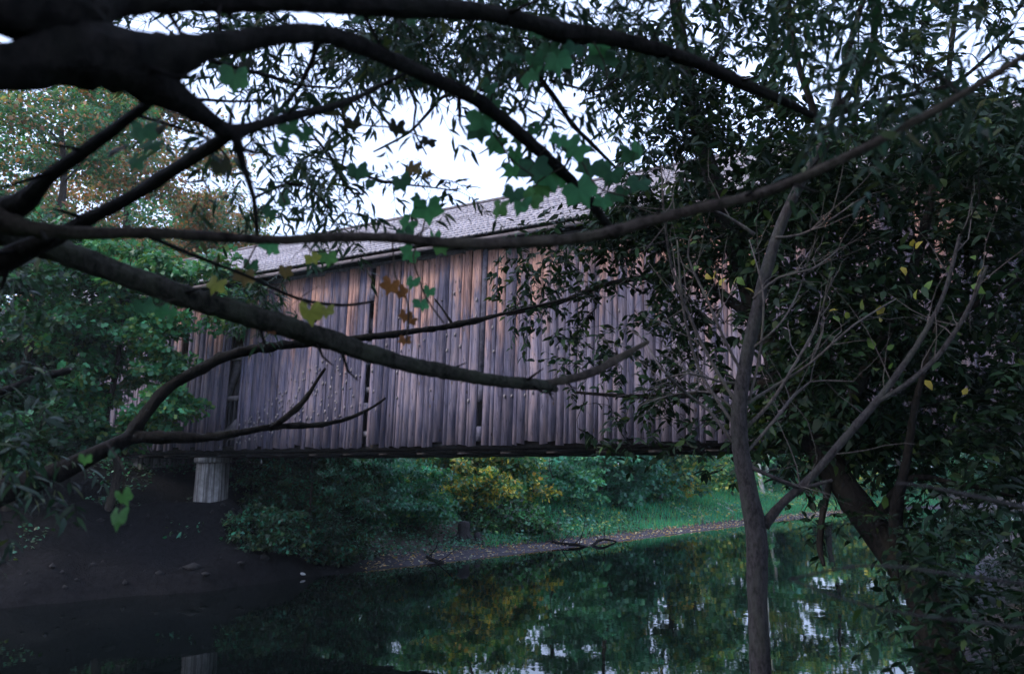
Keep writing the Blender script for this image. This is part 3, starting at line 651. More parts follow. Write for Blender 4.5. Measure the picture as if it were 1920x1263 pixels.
# fallen leaves along the mud edge
p, d = scatter(60000, .1, 2.0, (-12, 24), (17, 54)); p = p[(p[:, 0] > -4.5)]; p = p[:2400]; n = len(p); Ls = rng.uniform(.06, .14, n)
lv = Leaves(); lv.add(p + np.array([0, 0, .03]), nrm(rng.normal(size=(n, 3)) * np.array([1, 1, .2])), nrm(np.array([0, 0, 1.]) + rng.normal(0, .4, (n, 3))), Ls, Ls * .7, pick(rng, [(3, (.45, .30, .12)), (2, (.3, .16, .08)), (2, (.5, .45, .35)), (1, (.2, .12, .07))], n))
o = obj('fallen_leaves', lv.mesh('fallen_leaves', T_LANCE, np.zeros(3), LEAF)); tag(o, 'dry leaves fallen along the muddy far shore', 'leaves', kind='stuff')
p, d = scatter(40000, 1.3, 8, (0, 30), (27, 62)); p = p[vnoise(p[:, :2], 1.6, 21) > .58][:5200]; n = len(p); Ls = rng.uniform(.10, .22, n)
lv = Leaves(); lv.add(p + np.array([0, 0, 1.]) * rng.uniform(.05, .5, (n, 1)), nrm(rng.normal(size=(n, 3)) * np.array([1, 1, .5])), nrm(np.array([0, -.3, 1.]) + rng.normal(0, .5, (n, 3))), Ls, Ls * .6, pick(rng, TEAL + YGREEN, n))
o = obj('weeds', lv.mesh('weeds', T_LANCE, np.zeros(3), LEAF)); tag(o, 'taller leafy weeds in patches on the grassy far bank', 'weeds', kind='stuff')
p, d = scatter(9000, .05, 4.5, (-16, -5), (13, 26)); p = p[dist_poly(p[:, :2], MOUND) < 4.2][:150]; mb = MB()          # stones and clods on the clay slope
for c_ in p:
    r0 = rng.uniform(.03, .12) if rng.random() < .9 else rng.uniform(.15, .26); V = np.array([(1, 0, 0), (-1, 0, 0), (0, 1, 0), (0, -1, 0), (0, 0, .7), (0, 0, -.7)]) * rng.uniform(.6, 1.3, (6, 1)) * r0 + c_
    mb.add(V, np.array([(0, 2, 4), (2, 1, 4), (1, 3, 4), (3, 0, 4), (2, 0, 5), (1, 2, 5), (3, 1, 5), (0, 3, 5)]))
o = obj('stones', mb.mesh('stones', CLAY)); tag(o, 'small stones and clods scattered on the clay mound darkened for shade', 'stones', kind='stuff')
# stumps, logs
def stump(px, py, wpx, h, label, seed):
    rng = np.random.default_rng(seed); b = ground_hit(px, py); r = wpx / 2 * b[1] / F_PX
    t = empty('tree_stump', tuple(b), label, 'stump', 'old stumps on the far bank')
    mb = MB(); pts = [(0, 0, -.2), (0, 0, .0), (.02, 0, h * .3), (.04, 0, h * .7), (.05, .02, h)]
    pp, rr = catmull(pts, r * np.array([1.5, 1.35, 1.05, .95, .85]), .1); V, fq, ft = tube(pp, rr, 11, rng, .07); V[-2] = pp[-1] + np.array([.02, 0, .03]); mb.add(V, fq); mb.F.setdefault(3, []).append(ft)
    obj('stump_wood', mb.mesh('stump_wood', BARK_GREY), t)
    mb = MB()
    for k_ in range(5):
        a = k_ * 1.3 + rng.uniform(0, .6); dd = np.array([math.cos(a), math.sin(a), 0]); e = dd * r * rng.uniform(2.2, 3)
        e[2] = hz(b[0] + e[0], b[1] + e[1]) - b[2] - .02
        add_tube(mb, catmull([dd * r * .7 + np.array([0, 0, .22]), dd * r * 1.5 + np.array([0, 0, .08]), e], [r * .4, r * .25, r * .1], .1)[0], np.linspace(r * .4, r * .1, len(catmull([dd * r * .7 + np.array([0, 0, .22]), dd * r * 1.5 + np.array([0, 0, .08]), e], [r * .4, r * .25, r * .1], .1)[0])), 6)
    obj('stump_root', mb.mesh('stump_root', BARK_GREY), t)
stump(868, 1014, 24, .72, 'larger pale grey tree stump on the far bank under the yellow tree', 1)
stump(893, 1020, 13, .42, 'small narrow stump just right of the larger pale stump', 2)
def log(px0, py0, px1, py1, rpx, label, mat, seed, twig=True):
    rng = np.random.default_rng(seed); a = ground_hit(px0, py0); b = ground_hit(px1, py1); r = rpx * a[1] / F_PX
    a[2] += r * .6; b[2] += r * .6; o = empty('fallen_log', tuple(a), label, 'log', 'fallen logs along the far shore')
    mid = (a + b) / 2 + rng.normal(0, .12, 3); mid[2] = max(mid[2], hz(mid[0], mid[1]) + r * .5)
    pp, rr = catmull([a, mid, b], [r, r * .8, r * .5], .2); mb = MB(); add_tube(mb, pp - a, rr, 7, rng, .08); obj('log_stem', mb.mesh('log_stem', mat, smooth=True), o)
    if twig:
        mb = MB()
        for s in (.35, .6, .8):
            q0 = pp[int(s * (len(pp) - 1))]; e = q0 + rng.normal(0, .35, 3) + np.array([0, 0, .4]); add_tube(mb, np.array([q0, (q0 + e) / 2 + rng.normal(0, .05, 3), e]) - a, [r * .3, r * .2, r * .08], 4)
        obj('twig', mb.mesh('twig', mat), o)
log(1035, 1018, 1110, 1030, 2.8, 'dark bent log lying on the mud in mid shore', BARK_DARK, 3)
log(1105, 1030, 1155, 1016, 3, 'short curved log at the waterline right of the bent log', BARK_DARK, 4)
log(830, 1060, 800, 1045, 5, 'dark snag dipping into the water left on the shore', BARK_DARK, 5)
log(1262, 952, 1330, 980, 2.5, 'thin pale fallen limb on the grass slope', BARK_PALE, 6)
log(1345, 945, 1385, 968, 2.5, 'shorter pale fallen limb uphill on the grass by the slender tree', BARK_PALE, 7)
p0 = ground_hit(560, 1078); rng = np.random.default_rng(4)
V = nrm(rng.normal(size=(14, 3))); import bmesh
bm = bmesh.new(); bmesh.ops.create_icosphere(bm, subdivisions=2, radius=.085)
for v_ in bm.verts:
    k_ = 1 + .3 * math.sin(v_.co.x * 31 + v_.co.z * 17); v_.co = Vector((v_.co.x * 2.0 * k_, v_.co.y * .8, v_.co.z * .55 * k_))
me = bpy.data.meshes.new('litter_scrap'); bm.to_mesh(me); bm.free()
m, n_, b_ = new_mat('white_scrap'); n_.links.new(ramp(n_, noise(n_, coord(n_), 9), [(.3, (.5, .5, .5)), (.7, (.75, .74, .72))]), b_.inputs['Base Color']); me.materials.append(m)
o = obj('litter_scrap', me, loc=tuple(p0 + np.array([0, 0, .04]))); tag(o, 'small crumpled white scrap at the water edge below the pier mound', 'litter')

# ------------------------------------------------------------------ near trees
def limb_px(pts, step=.04):
    """pts: (px, py, distance, radius in px)"""
    return catmull([P(a, b, d) for a, b, d, r in pts], [r * d / F_PX for a, b, d, r in pts], step)
# the overhanging willow at the left, its trunk just outside the picture
rng = np.random.default_rng(101)
zb = hz(-2.15, 1.5); wb = np.array([-2.15, 1.5, zb])
wil = empty('willow_tree', tuple(wb), 'thick dark willow whose limbs reach in from the upper left across the whole view', 'tree')
tp, tr_ = catmull([(-2.2, 1.5, zb - .3), (-2.1, 1.5, 2.0), (-1.85, 1.5, 3.0), (-1.6, 1.45, 3.7), (-1.5, 1.5, 4.6), (-1.2, 1.9, 6.2), (-.8, 2.6, 8)], [.25, .2, .19, .19, .16, .12, .05], .12)
mb = MB(); add_tube(mb, tp - wb, tr_, 14, rng, .03); obj('trunk', mb.mesh('trunk', BARK_DARK, smooth=True), wil)
A0 = np.array([-1.6, 1.45, 3.62]); A1 = np.array([-1.9, 1.5, 2.85])
WL = []
def limb(pts, root=None, sides=9, mat=BARK_DARK, rough=.05, name='limb', parent=None, off=None):
    p, r = limb_px(pts, .022 if pts[0][3] > 35 else .04); sides = 18 if pts[0][3] > 35 else sides
    if root is not None:
        p0, r0 = catmull([root, (root + p[0]) / 2 + np.array([0, 0, .02]), p[0]], [r[0] * 1.25, r[0] * 1.15, r[0]], .05); p = np.vstack([p0[:-1], p]); r = np.concatenate([r0[:-1], r])
    mb = MB(); add_tube(mb, p - off, r, sides, rng, rough); obj(name, mb.mesh(name, mat, smooth=True), parent); return p, r
def wl(pts, root=None, **k): WL.append(limb(pts, root, parent=wil, off=wb, **k))
wl([(-60, 5, 1.25, 45), (60, 25, 1.3, 52), (140, 25, 1.35, 50), (220, 5, 1.45, 30), (330, 2, 1.55, 24), (560, 3, 1.7, 22), (760, 14, 1.9, 21), (900, 22, 2.05, 18), (1000, 45, 2.15, 17), (1060, 62, 2.25, 20), (1150, 72, 2.3, 15), (1290, 112, 2.4, 13), (1400, 160, 2.5, 11), (1480, 195, 2.55, 8), (1524, 218, 2.6, 6)], A0)
wl([(-60, 135, 1.3, 46), (40, 127, 1.32, 48), (140, 102, 1.36, 66), (230, 112, 1.42, 60), (310, 108, 1.48, 46), (380, 88, 1.52, 25), (450, 78, 1.58, 22), (540, 64, 1.65, 21), (620, 68, 1.75, 19), (700, 97, 1.9, 16), (800, 143, 2.1, 15), (890, 185, 2.3, 14), (960, 238, 2.45, 13), (1030, 300, 2.6, 12), (1090, 358, 2.75, 10), (1130, 410, 2.85, 8), (1158, 446, 2.9, 6)], A0 + np.array([0, 0, -.12]))
wl([(240, 120, 1.43, 50), (300, 165, 1.5, 42), (345, 193, 1.55, 26), (390, 222, 1.62, 18), (430, 247, 1.68, 17), (490, 234, 1.75, 10), (560, 215, 1.85, 9), (640, 196, 1.95, 7), (710, 163, 2.05, 5), (785, 125, 2.15, 3)])
wl([(440, 245, 1.68, 14), (385, 282, 1.75, 13), (320, 322, 1.85, 13), (250, 366, 1.95, 12), (185, 400, 2.0, 13), (125, 432, 2.05, 16), (50, 470, 2.1, 22), (-60, 520, 2.1, 26)])
wl([(440, 250, 1.68, 12), (456, 310, 1.75, 8), (476, 372, 1.8, 6), (482, 440, 1.85, 4)])
wl([(285, 190, 1.52, 9), (230, 230, 1.6, 11), (160, 282, 1.7, 13), (92, 332, 1.8, 15), (40, 382, 1.9, 22), (-60, 430, 1.95, 30)])
wl([(-80, 415, 2.3, 44), (0, 430, 2.4, 34), (60, 452, 2.45, 26), (135, 478, 2.5, 23), (230, 515, 2.55, 21), (350, 556, 2.6, 21), (470, 592, 2.7, 20), (600, 632, 2.8, 19), (700, 664, 2.9, 17), (800, 690, 3.0, 14), (900, 708, 3.05, 12), (980, 718, 3.1, 11), (1020, 722, 3.15, 10), (1044, 730, 3.2, 5)], A1, rough=.05, mat=BARK_MOSS)
wl([(1000, 722, 3.13, 8), (1060, 712, 3.2, 8), (1110, 698, 3.3, 8), (1160, 672, 3.4, 7), (1215, 640, 3.5, 4)], mat=BARK_BROWN, name='side_limb')
wl([(-80, 400, 1.9, 40), (0, 415, 1.9, 26), (60, 430, 1.9, 15), (150, 437, 1.92, 12), (260, 436, 1.95, 11), (400, 443, 2.0, 10), (520, 450, 2.02, 9), (620, 445, 2.05, 9), (740, 446, 2.05, 9), (850, 456, 2.05, 11), (980, 455, 2.05, 11), (1110, 442, 2.05, 11), (1230, 412, 2.05, 10), (1330, 386, 2.0, 10), (1420, 365, 2.0, 9.5), (1510, 330, 1.95, 9), (1600, 288, 1.9, 9), (1700, 235, 1.85, 8), (1800, 180, 1.8, 7), (1960, 80, 1.7, 6)], A1, mat=BARK_BROWN)
wl([(270, 438, 1.95, 6), (330, 465, 2.1, 5), (400, 493, 2.3, 4), (470, 520, 2.5, 3), (560, 560, 2.7, 3), (640, 572, 2.8, 3), (700, 565, 2.9, 2)], name='side_limb', sides=6)
mb = MB()
for p, r in WL:                                       # stubs of broken side shoots
    for _ in range(int(3 + len(p) * .05)):
        k_ = rng.integers(len(p) // 5, len(p) - 2); t_ = nrm(p[k_ + 1] - p[k_]); o_ = nrm(rng.normal(size=3)); o_ = nrm(o_ - t_ * (o_ @ t_)); l_ = rng.uniform(.02, .10) + r[k_]
        q1 = p[k_] + (o_ * .8 + t_ * .5) * l_; q2 = q1 + (o_ * .5 + t_ * .6 + np.array([0, 0, .2])) * l_ * rng.uniform(.3, 1.2)
        add_tube(mb, np.array([p[k_], q1, q2]) - wb, np.array([.4, .22, .1]) * min(r[k_], .022), 5)
obj('stubs', mb.mesh('stubs', BARK_DARK, smooth=True), wil, kind='stuff')
# thin branches traced against the sky, with narrow leaves
TH_ = [[(380, 108, 2.6, 5), (440, 126, 2.8, 4), (500, 142, 3.0, 4), (560, 160, 3.2, 3), (640, 165, 3.3, 2)],
       [(598, 80, 2.4, 5), (575, 135, 2.6, 5), (545, 185, 2.8, 4), (500, 225, 2.9, 3)],
       [(370, 186, 2.6, 4), (430, 190, 2.8, 3), (490, 190, 3.0, 2)],
       [(262, 218, 2.2, 4), (330, 238, 2.4, 4), (395, 264, 2.6, 3), (430, 300, 2.8, 2)],
       [(865, 178, 2.9, 3), (830, 182, 3.0, 4), (800, 215, 3.1, 4), (765, 250, 3.2, 3), (700, 285, 3.3, 2)],
       [(760, 150, 3.0, 3), (780, 200, 3.1, 3), (775, 240, 3.2, 2), (800, 290, 3.3, 1.5)],
       [(690, 175, 3.0, 3), (720, 220, 3.1, 3), (740, 250, 3.2, 2)],
       [(900, 170, 2.7, 4), (940, 160, 2.8, 4), (970, 115, 2.9, 3)],
       [(1010, 145, 2.8, 6), (1045, 190, 2.9, 6), (1075, 235, 3.0, 6), (1115, 275, 3.1, 5), (1165, 325, 3.2, 3)],
       [(1030, 150, 2.8, 3), (1075, 163, 2.9, 3), (1120, 170, 3.0, 3), (1170, 140, 3.1, 2)],
       [(960, 183, 2.9, 2), (1000, 210, 3.0, 2), (1050, 240, 3.1, 1.5)],
       [(640, 190, 3.0, 3), (650, 260, 3.2, 3), (640, 330, 3.3, 2), (655, 380, 3.4, 1.5)],
       [(560, 215, 2.6, 4), (600, 270, 2.9, 3), (640, 310, 3.2, 3), (720, 340, 3.3, 3), (800, 350, 3.4, 2), (860, 358, 3.4, 1.5)],
       [(480, 370, 2.9, 3), (540, 345, 3.1, 3), (590, 360, 3.3, 2), (620, 395, 3.4, 1.5)]]
mbt = MB(); lv = Leaves(); tips = []
tw_nodes = []
for pts in TH_:
    p, r = limb_px(pts); mb = MB(); add_tube(mb, p - wb, r, 5, rng, .06); obj('branch', mb.mesh('branch', BARK_DARK, smooth=True), wil); WL.append((p, r)); tips.append(p)
SPR = []
for p in tips:
    for s in np.linspace(.3, 1, max(4, int(len(p) * .14))): SPR.append((p[int(s * (len(p) - 1))], 2))
def dens(x0, x1, y0, y1, d0, d1, n, k=5, test=None):
    out = []
    while len(out) < n:
        a, b = rng.uniform(x0, x1), rng.uniform(y0, y1)
        if test and not test(a, b): continue
        out.append((P(a, b, rng.uniform(d0, d1)), k))
    return out
SPR += dens(470, 660, 230, 400, 3.4, 4.6, 16, 5) + dens(640, 760, 40, 130, 3.2, 4.4, 13, 6) + dens(640, 1200, -60, 100, 3.4, 5, 34, 6) + dens(380, 560, -20, 110, 3.2, 4.4, 13, 5)
SPR += dens(620, 860, 290, 370, 3.4, 4.2, 5, 3) + dens(1080, 1250, 20, 330, 3.6, 5, 14, 6) + dens(480, 620, 60, 180, 3.2, 4.4, 7, 4) + dens(640, 1000, 60, 150, 3.4, 4.6, 8, 5) + dens(430, 570, 475, 585, 4.2, 5.2, 9, 4)
SPR += dens(1560, 1940, -80, 190, 1.9, 2.9, 17, 4) + dens(640, 1560, -60, 80, 2.4, 3.4, 34, 6) + dens(-80, 100, 470, 900, 2.6, 3.6, 15, 5) + dens(640, 1120, 0, 110, 3.4, 5, 18, 6)
SPR += dens(200, 520, 0, 100, 3.2, 4.4, 9, 5)
SPR += dens(900, 1150, -500, 0, 2.6, 5, 20, 6) + dens(0, 900, -900, -80, 2.0, 4.5, 40, 6)
OPEN = [(410, 160, 60, 50), (760, 240, 95, 60), (1085, 170, 45, 65), (885, 305, 60, 50)]          # clear gaps in the crown
def is_open(c):
    a, b = proj(c); return any(((a - x_) / rx) ** 2 + ((b - y_) / ry) ** 2 < 1 for x_, y_, rx, ry in OPEN)
SPR = [(c, k) for c, k in SPR if not is_open(c)]
nodes = np.concatenate([p for p, r in WL] + [tp[len(tp) // 2:]]); rads = np.concatenate([r for p, r in WL] + [tr_[len(tr_) // 2:]])
far_ = [c for c, k in SPR if np.min(np.linalg.norm(nodes - c, axis=1)) > .05]
mb = MB()
for p, r in connect(rng, nodes[::2], rads[::2], far_, minr=.003, gr=.006, lift=.12): add_tube(mb, p - wb, r, 4, cap=False)
obj('twigs', mb.mesh('twigs', BARK_DARK, smooth=True), wil, kind='stuff')
for c, k in SPR: spray(rng, mbt, lv, c, nrm(rng.normal(size=3) * np.array([1, .6, .4]) + np.array([0, 0, -.3])), k, .36, .085, .2, .028, .9, WILLOW, .0022)
obj('leaf_twigs', mbt.mesh('leaf_twigs', BARK_DARK, wb), wil, kind='stuff')
# 200 of the nearest leaves are single parts, the rest one mass
A = lv.cat(); vis = np.argsort(np.linalg.norm(A[0] - np.array([-.4, 3.0, 4.1]), axis=1)); one = vis[:200]; rest = vis[200:]
V, Fc, C = leaf_arrays(*[a[rest] for a in A], T_LANCE); obj('leaves', mesh('leaves', V - wb, Fc, NEARLEAF, C), wil, kind='stuff')
wl_me = [mesh('leaf', T_LANCE[0] * np.array([1, .2, 1]), T_LANCE[1], NEARLEAF, np.tile(c, (6, 1))) for c in ((.016, .036, .026), (.025, .046, .032), (.04, .06, .03))]
for j in one:
    d = nrm(A[1][j]); s = nrm(np.cross(A[2][j], d)); nn_ = np.cross(d, s); L = A[3][j]
    o = obj('leaf', wl_me[j % 3], wil); M = Matrix(((d[0] * L, s[0] * L, nn_[0] * L, A[0][j][0] - wb[0]), (d[1] * L, s[1] * L, nn_[1] * L, A[0][j][1] - wb[1]), (d[2] * L, s[2] * L, nn_[2] * L, A[0][j][2] - wb[2]), (0, 0, 0, 1)))
    o.matrix_local = M

# slender grey tree at the right
rng = np.random.default_rng(202)
p0 = P(1428, 1380, 5.4); gb = np.array([p0[0], p0[1], hz(p0[0], p0[1])])
sl_t = empty('slender_tree', tuple(gb), 'slender smooth grey trunk standing right of centre with many bare twigs', 'tree')
GL = []
pt, rt_ = limb_px([(1428, 1290, 5.4, 22), (1424, 1200, 5.4, 21), (1420, 1100, 5.4, 21), (1418, 1000, 5.4, 22), (1405, 930, 5.4, 20), (1390, 850, 5.4, 18), (1385, 780, 5.4, 17), (1396, 690, 5.4, 15), (1415, 600, 5.4, 14), (1436, 510, 5.45, 13), (1465, 420, 5.5, 12), (1500, 345, 5.5, 11), (1535, 280, 5.55, 9), (1562, 215, 5.6, 8), (1578, 150, 5.7, 8), (1600, 60, 5.8, 7), (1640, -80, 6, 6), (1680, -300, 6.4, 4)], .08); rt_ = rt_ * .86
pt = np.vstack([[gb - np.array([0, 0, .2])], pt]); rt_ = np.concatenate([[.1], rt_]); 
mb = MB(); add_tube(mb, pt - gb, rt_, 12, rng, .02); obj('trunk', mb.mesh('trunk', BARK_GREY, smooth=True), sl_t); GL.append((pt, rt_))
def gl(pts, name='branch', mat=BARK_GREY): GL.append(limb(pts, None, 7, mat, .03, name, sl_t, gb))
gl([(1432, 985, 5.4, 11), (1465, 945, 5.35, 8), (1520, 895, 5.3, 7.5), (1590, 815, 5.25, 7.5), (1650, 745, 5.2, 7), (1690, 690, 5.2, 6), (1730, 630, 5.2, 5), (1770, 550, 5.2, 4), (1800, 440, 5.3, 3)], 'limb')
gl([(1640, 755, 5.2, 5), (1700, 720, 5.15, 5), (1760, 665, 5.1, 5), (1810, 590, 5.1, 4), (1850, 500, 5.1, 3)])
gl([(1545, 262, 5.55, 7), (1520, 190, 5.5, 7), (1495, 110, 5.5, 6), (1478, 0, 5.6, 6), (1460, -200, 5.8, 4)], 'limb', BARK_DARK)
gl([(1560, 220, 5.6, 7), (1610, 150, 5.5, 7), (1640, 60, 5.5, 6), (1650, -120, 5.6, 4)], 'limb', BARK_DARK)
gl([(1565, 215, 5.6, 6), (1640, 190, 5.5, 5), (1720, 175, 5.4, 5), (1800, 150, 5.3, 4), (1900, 60, 5.3, 3)], 'branch', BARK_DARK)
gl([(1400, 870, 5.4, 5), (1440, 890, 5.3, 4), (1500, 912, 5.3, 4), (1560, 900, 5.2, 3)])
for pts in [[(1385, 760, 4), (1340, 690, 3.5), (1300, 610, 3), (1262, 510, 2.5), (1245, 400, 2), (1240, 310, 1.2)], [(1380, 800, 4), (1345, 750, 3), (1310, 690, 3), (1285, 600, 2.5), (1275, 520, 2), (1270, 450, 1)],
            [(1392, 700, 3), (1360, 640, 3), (1325, 560, 2.5), (1290, 480, 2), (1300, 430, 1.2)], [(1375, 830, 4), (1330, 770, 3), (1290, 740, 3), (1240, 690, 2.5), (1210, 640, 1.5)],
            [(1395, 760, 3), (1450, 725, 3), (1520, 680, 2.5), (1600, 610, 2), (1680, 560, 1.2)], [(1405, 750, 3), (1425, 660, 2.5), (1432, 560, 2), (1420, 500, 1.5), (1405, 450, 1)],
            [(1400, 800, 4), (1440, 760, 3.5), (1480, 700, 3), (1530, 610, 2), (1560, 520, 1.2)], [(1398, 850, 3), (1450, 790, 3), (1490, 740, 3), (1520, 715, 2), (1600, 715, 1.2)],
            [(1412, 560, 3), (1460, 520, 2.5), (1520, 505, 2), (1570, 470, 1.2)], [(1455, 445, 3), (1500, 440, 2.5), (1560, 410, 2), (1600, 380, 1.2)],
            [(1415, 440, 4), (1370, 410, 3), (1330, 395, 2.5), (1250, 400, 1.5)], [(1390, 720, 3), (1350, 715, 2.5), (1290, 700, 2), (1230, 715, 1.2)],
            [(1400, 660, 2.5), (1460, 610, 2), (1500, 540, 1.5), (1520, 470, 1)], [(1380, 770, 2.5), (1330, 735, 2), (1260, 740, 1.5), (1200, 760, 1)]]:
    p, r = limb_px([(a, b, 5.4 + rng.uniform(-.5, .5) * i_ / len(pts), c) for i_, (a, b, c) in enumerate(pts)], .08)
    mb = MB(); add_tube(mb, p - gb, r, 5); obj('twig', mb.mesh('twig', BARK_TWIG, smooth=True), sl_t); GL.append((p, r))
mb = MB()
def fine(p, r, n, L):
    for _ in range(n):
        k_ = rng.integers(len(p) // 4, len(p)); a = p[k_]; t = nrm(p[min(k_ + 1, len(p) - 1)] - p[k_ - 1]); d = nrm(t * .8 + rng.normal(0, .6, 3) + np.array([0, 0, .35])); l = L * rng.uniform(.3, 1); pts = [a]
        for s in range(5): d = nrm(d + rng.normal(0, .16, 3)); pts.append(pts[-1] + d * l / 5)
        add_tube(mb, np.array(pts) - gb, np.linspace(min(r[k_] * .6, .005), .0012, 6), 4, cap=False)
for p, r in GL[6:]: fine(p, r, 7, .8)
for p, r in GL[1:6]: fine(p, r, 8, 1.0)
obj('fine_twigs', mb.mesh('fine_twigs', BARK_TWIG), sl_t, kind='stuff')
mbt = MB(); lv = Leaves(); SPR = dens(1440, 1930, -150, 240, 4.6, 6.2, 32, 6) + dens(1450, 1760, -700, -100, 4, 7, 40, 6)
nodes = np.concatenate([p for p, r in GL[:6]]); rads = np.concatenate([r for p, r in GL[:6]])
mb = MB()
for p, r in connect(rng, nodes[::2], rads[::2], [c for c, k in SPR], minr=.004, gr=.007, lift=.2): add_tube(mb, p - gb, r, 4, cap=False)
obj('crown_twigs', mb.mesh('crown_twigs', BARK_DARK, smooth=True), sl_t, kind='stuff')
for c, k in SPR: spray(rng, mbt, lv, c, nrm(rng.normal(size=3) + np.array([0, 0, -.1])), k, .5, .12, .26, .045, .6, WILLOW, .003)
obj('leaf_twigs', mbt.mesh('leaf_twigs', BARK_DARK, gb), sl_t, kind='stuff'); obj('crown', lv.mesh('crown', T_LANCE, gb, NEARLEAF), sl_t, kind='stuff')

# dark leaning tree with the broad shadowed crown
rng = np.random.default_rng(303)
lb = P(1790, 1150, 7.4); lb[2] = hz(lb[0], lb[1])
lt = empty('leaning_tree', tuple(lb), 'dark trunk leaning left from the right bank under a dense shadowed leafy crown', 'tree')
LL = []
p, r = limb_px([(1735, 1110, 7.5, 34), (1650, 1005, 7.9, 27), (1572, 895, 8.2, 25), (1505, 790, 8.5, 23), (1455, 680, 8.8, 21), (1405, 540, 9.1, 20), (1350, 380, 9.4, 17), (1300, 200, 9.8, 14), (1260, -50, 10.4, 11), (1230, -400, 11, 8)], .12)
p = np.vstack([lb - np.array([0, 0, .3]), p]); r = np.concatenate([[.27], r]); mb = MB(); add_tube(mb, p - lb, r, 12, rng, .04); obj('trunk', mb.mesh('trunk', BARK_DARK, smooth=True), lt); LL.append((p, r))
def ll(pts, name='limb', mat=BARK_DARK): LL.append(limb(pts, None, 7, mat, .04, name, lt, lb))
ll([(1480, 740, 8.6, 16), (1400, 715, 9, 10), (1300, 740, 9.4, 6), (1180, 742, 9.8, 4), (1080, 735, 10, 2.5)])
ll([(1430, 610, 8.9, 14), (1330, 540, 9.2, 8), (1230, 520, 9.6, 6), (1130, 535, 10, 5), (1040, 570, 10.2, 4), (950, 590, 10.4, 3)])
ll([(1540, 850, 8.3, 14), (1620, 700, 8.2, 12), (1690, 560, 8.1, 10), (1740, 400, 8.2, 8), (1770, 200, 8.4, 6), (1800, -50, 8.8, 4)])
ll([(1620, 700, 8.2, 9), (1720, 640, 8.0, 8), (1830, 570, 7.8, 6), (1950, 500, 7.6, 4)])
ll([(1500, 780, 8.5, 10), (1560, 640, 8.7, 9), (1590, 480, 9, 8), (1600, 300, 9.2, 6), (1610, 100, 9.6, 4)])
ll([(1380, 470, 9.2, 10), (1460, 350, 9.2, 7), (1520, 220, 9.3, 5)])
ll([(1640, 980, 7.9, 12), (1700, 900, 7.6, 6), (1790, 905, 7.3, 5), (1900, 930, 7.0, 3)])
ll([(1690, 1050, 7.7, 16), (1680, 960, 7.5, 12), (1700, 860, 7.3, 8), (1720, 740, 7.2, 6), (1760, 600, 7.2, 4)])
ll([(1560, 890, 8.2, 6), (1545, 950, 8.0, 6), (1537, 1020, 7.8, 6), (1545, 1060, 7.7, 3)])
SPR = []
def rt_test(a, b): return True
SPR += dens(1440, 1960, 230, 840, 7.2, 9.8, 285, 8) + dens(1150, 1470, 40, 480, 8.6, 10.5, 92, 7) + dens(1250, 1470, 430, 640, 8.8, 10, 24, 5) + dens(950, 1270, 450, 640, 9.6, 10.8, 34, 4) + dens(1050, 1270, 620, 830, 9.6, 10.6, 17, 4) + dens(1100, 1330, 370, 470, 9.4, 10.6, 22, 6) + dens(1230, 1420, 620, 830, 8.8, 10, 12, 4)
SPR += dens(1720, 1960, 800, 930, 6.8, 8, 16, 5) + dens(1150, 1960, -700, 60, 8, 11, 110, 8) + dens(1560, 1720, 820, 880, 7.5, 8.5, 4, 3) + dens(1440, 1600, 760, 860, 8, 9, 8, 4) + dens(1640, 1960, 150, 240, 8, 10, 22, 8)
nodes = np.concatenate([p for p, r in LL]); rads = np.concatenate([r for p, r in LL])
mb = MB()
for p, r in connect(rng, nodes[::2], rads[::2], [c for c, k in SPR], minr=.005, gr=.009, lift=.15): add_tube(mb, p - lb, r, 4, cap=False)
obj('branches', mb.mesh('branches', BARK_DARK, smooth=True), lt, kind='stuff')
mbt = MB(); lv = Leaves()
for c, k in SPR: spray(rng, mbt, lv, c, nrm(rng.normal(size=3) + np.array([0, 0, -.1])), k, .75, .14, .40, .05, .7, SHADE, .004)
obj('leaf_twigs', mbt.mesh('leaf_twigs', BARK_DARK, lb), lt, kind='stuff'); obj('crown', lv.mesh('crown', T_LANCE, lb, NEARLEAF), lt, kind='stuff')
YL = leaf_mat('yellow_leaf')
yme = [mesh('yellow_leaf', T_LANCE[0] * np.array([1, .62, 1.6]), T_LANCE[1], NEARLEAF, np.tile(c, (6, 1))) for c in ((.20, .17, .035), (.12, .15, .035), (.06, .11, .03))]
for a, b in [(1300, 508), (1322, 515), (1343, 510), (1376, 535), (1382, 520), (1392, 540), (1348, 535), (1412, 498), (1712, 462), (1716, 466), (1660, 500), (1690, 500), (1554, 583), (1562, 592), (1594, 595), (1620, 582), (1645, 590), (1655, 600), (1720, 542), (1735, 545), (1820, 535), (1832, 518), (1780, 512), (1822, 480), (1830, 535), (1670, 692), (1662, 655), (1638, 655), (1734, 712), (1805, 740)]:
    p = P(a, b, rng.uniform(6.7, 7.3)); o = obj('yellow_leaf', yme[rng.integers(3)], lt); o.location = tuple(p - lb); s_ = rng.uniform(.08, .14); o.scale = (s_, s_, s_); o.rotation_euler = (rng.uniform(.2, 1.8), rng.uniform(-1.2, 1.2), rng.uniform(-3.1, 0))

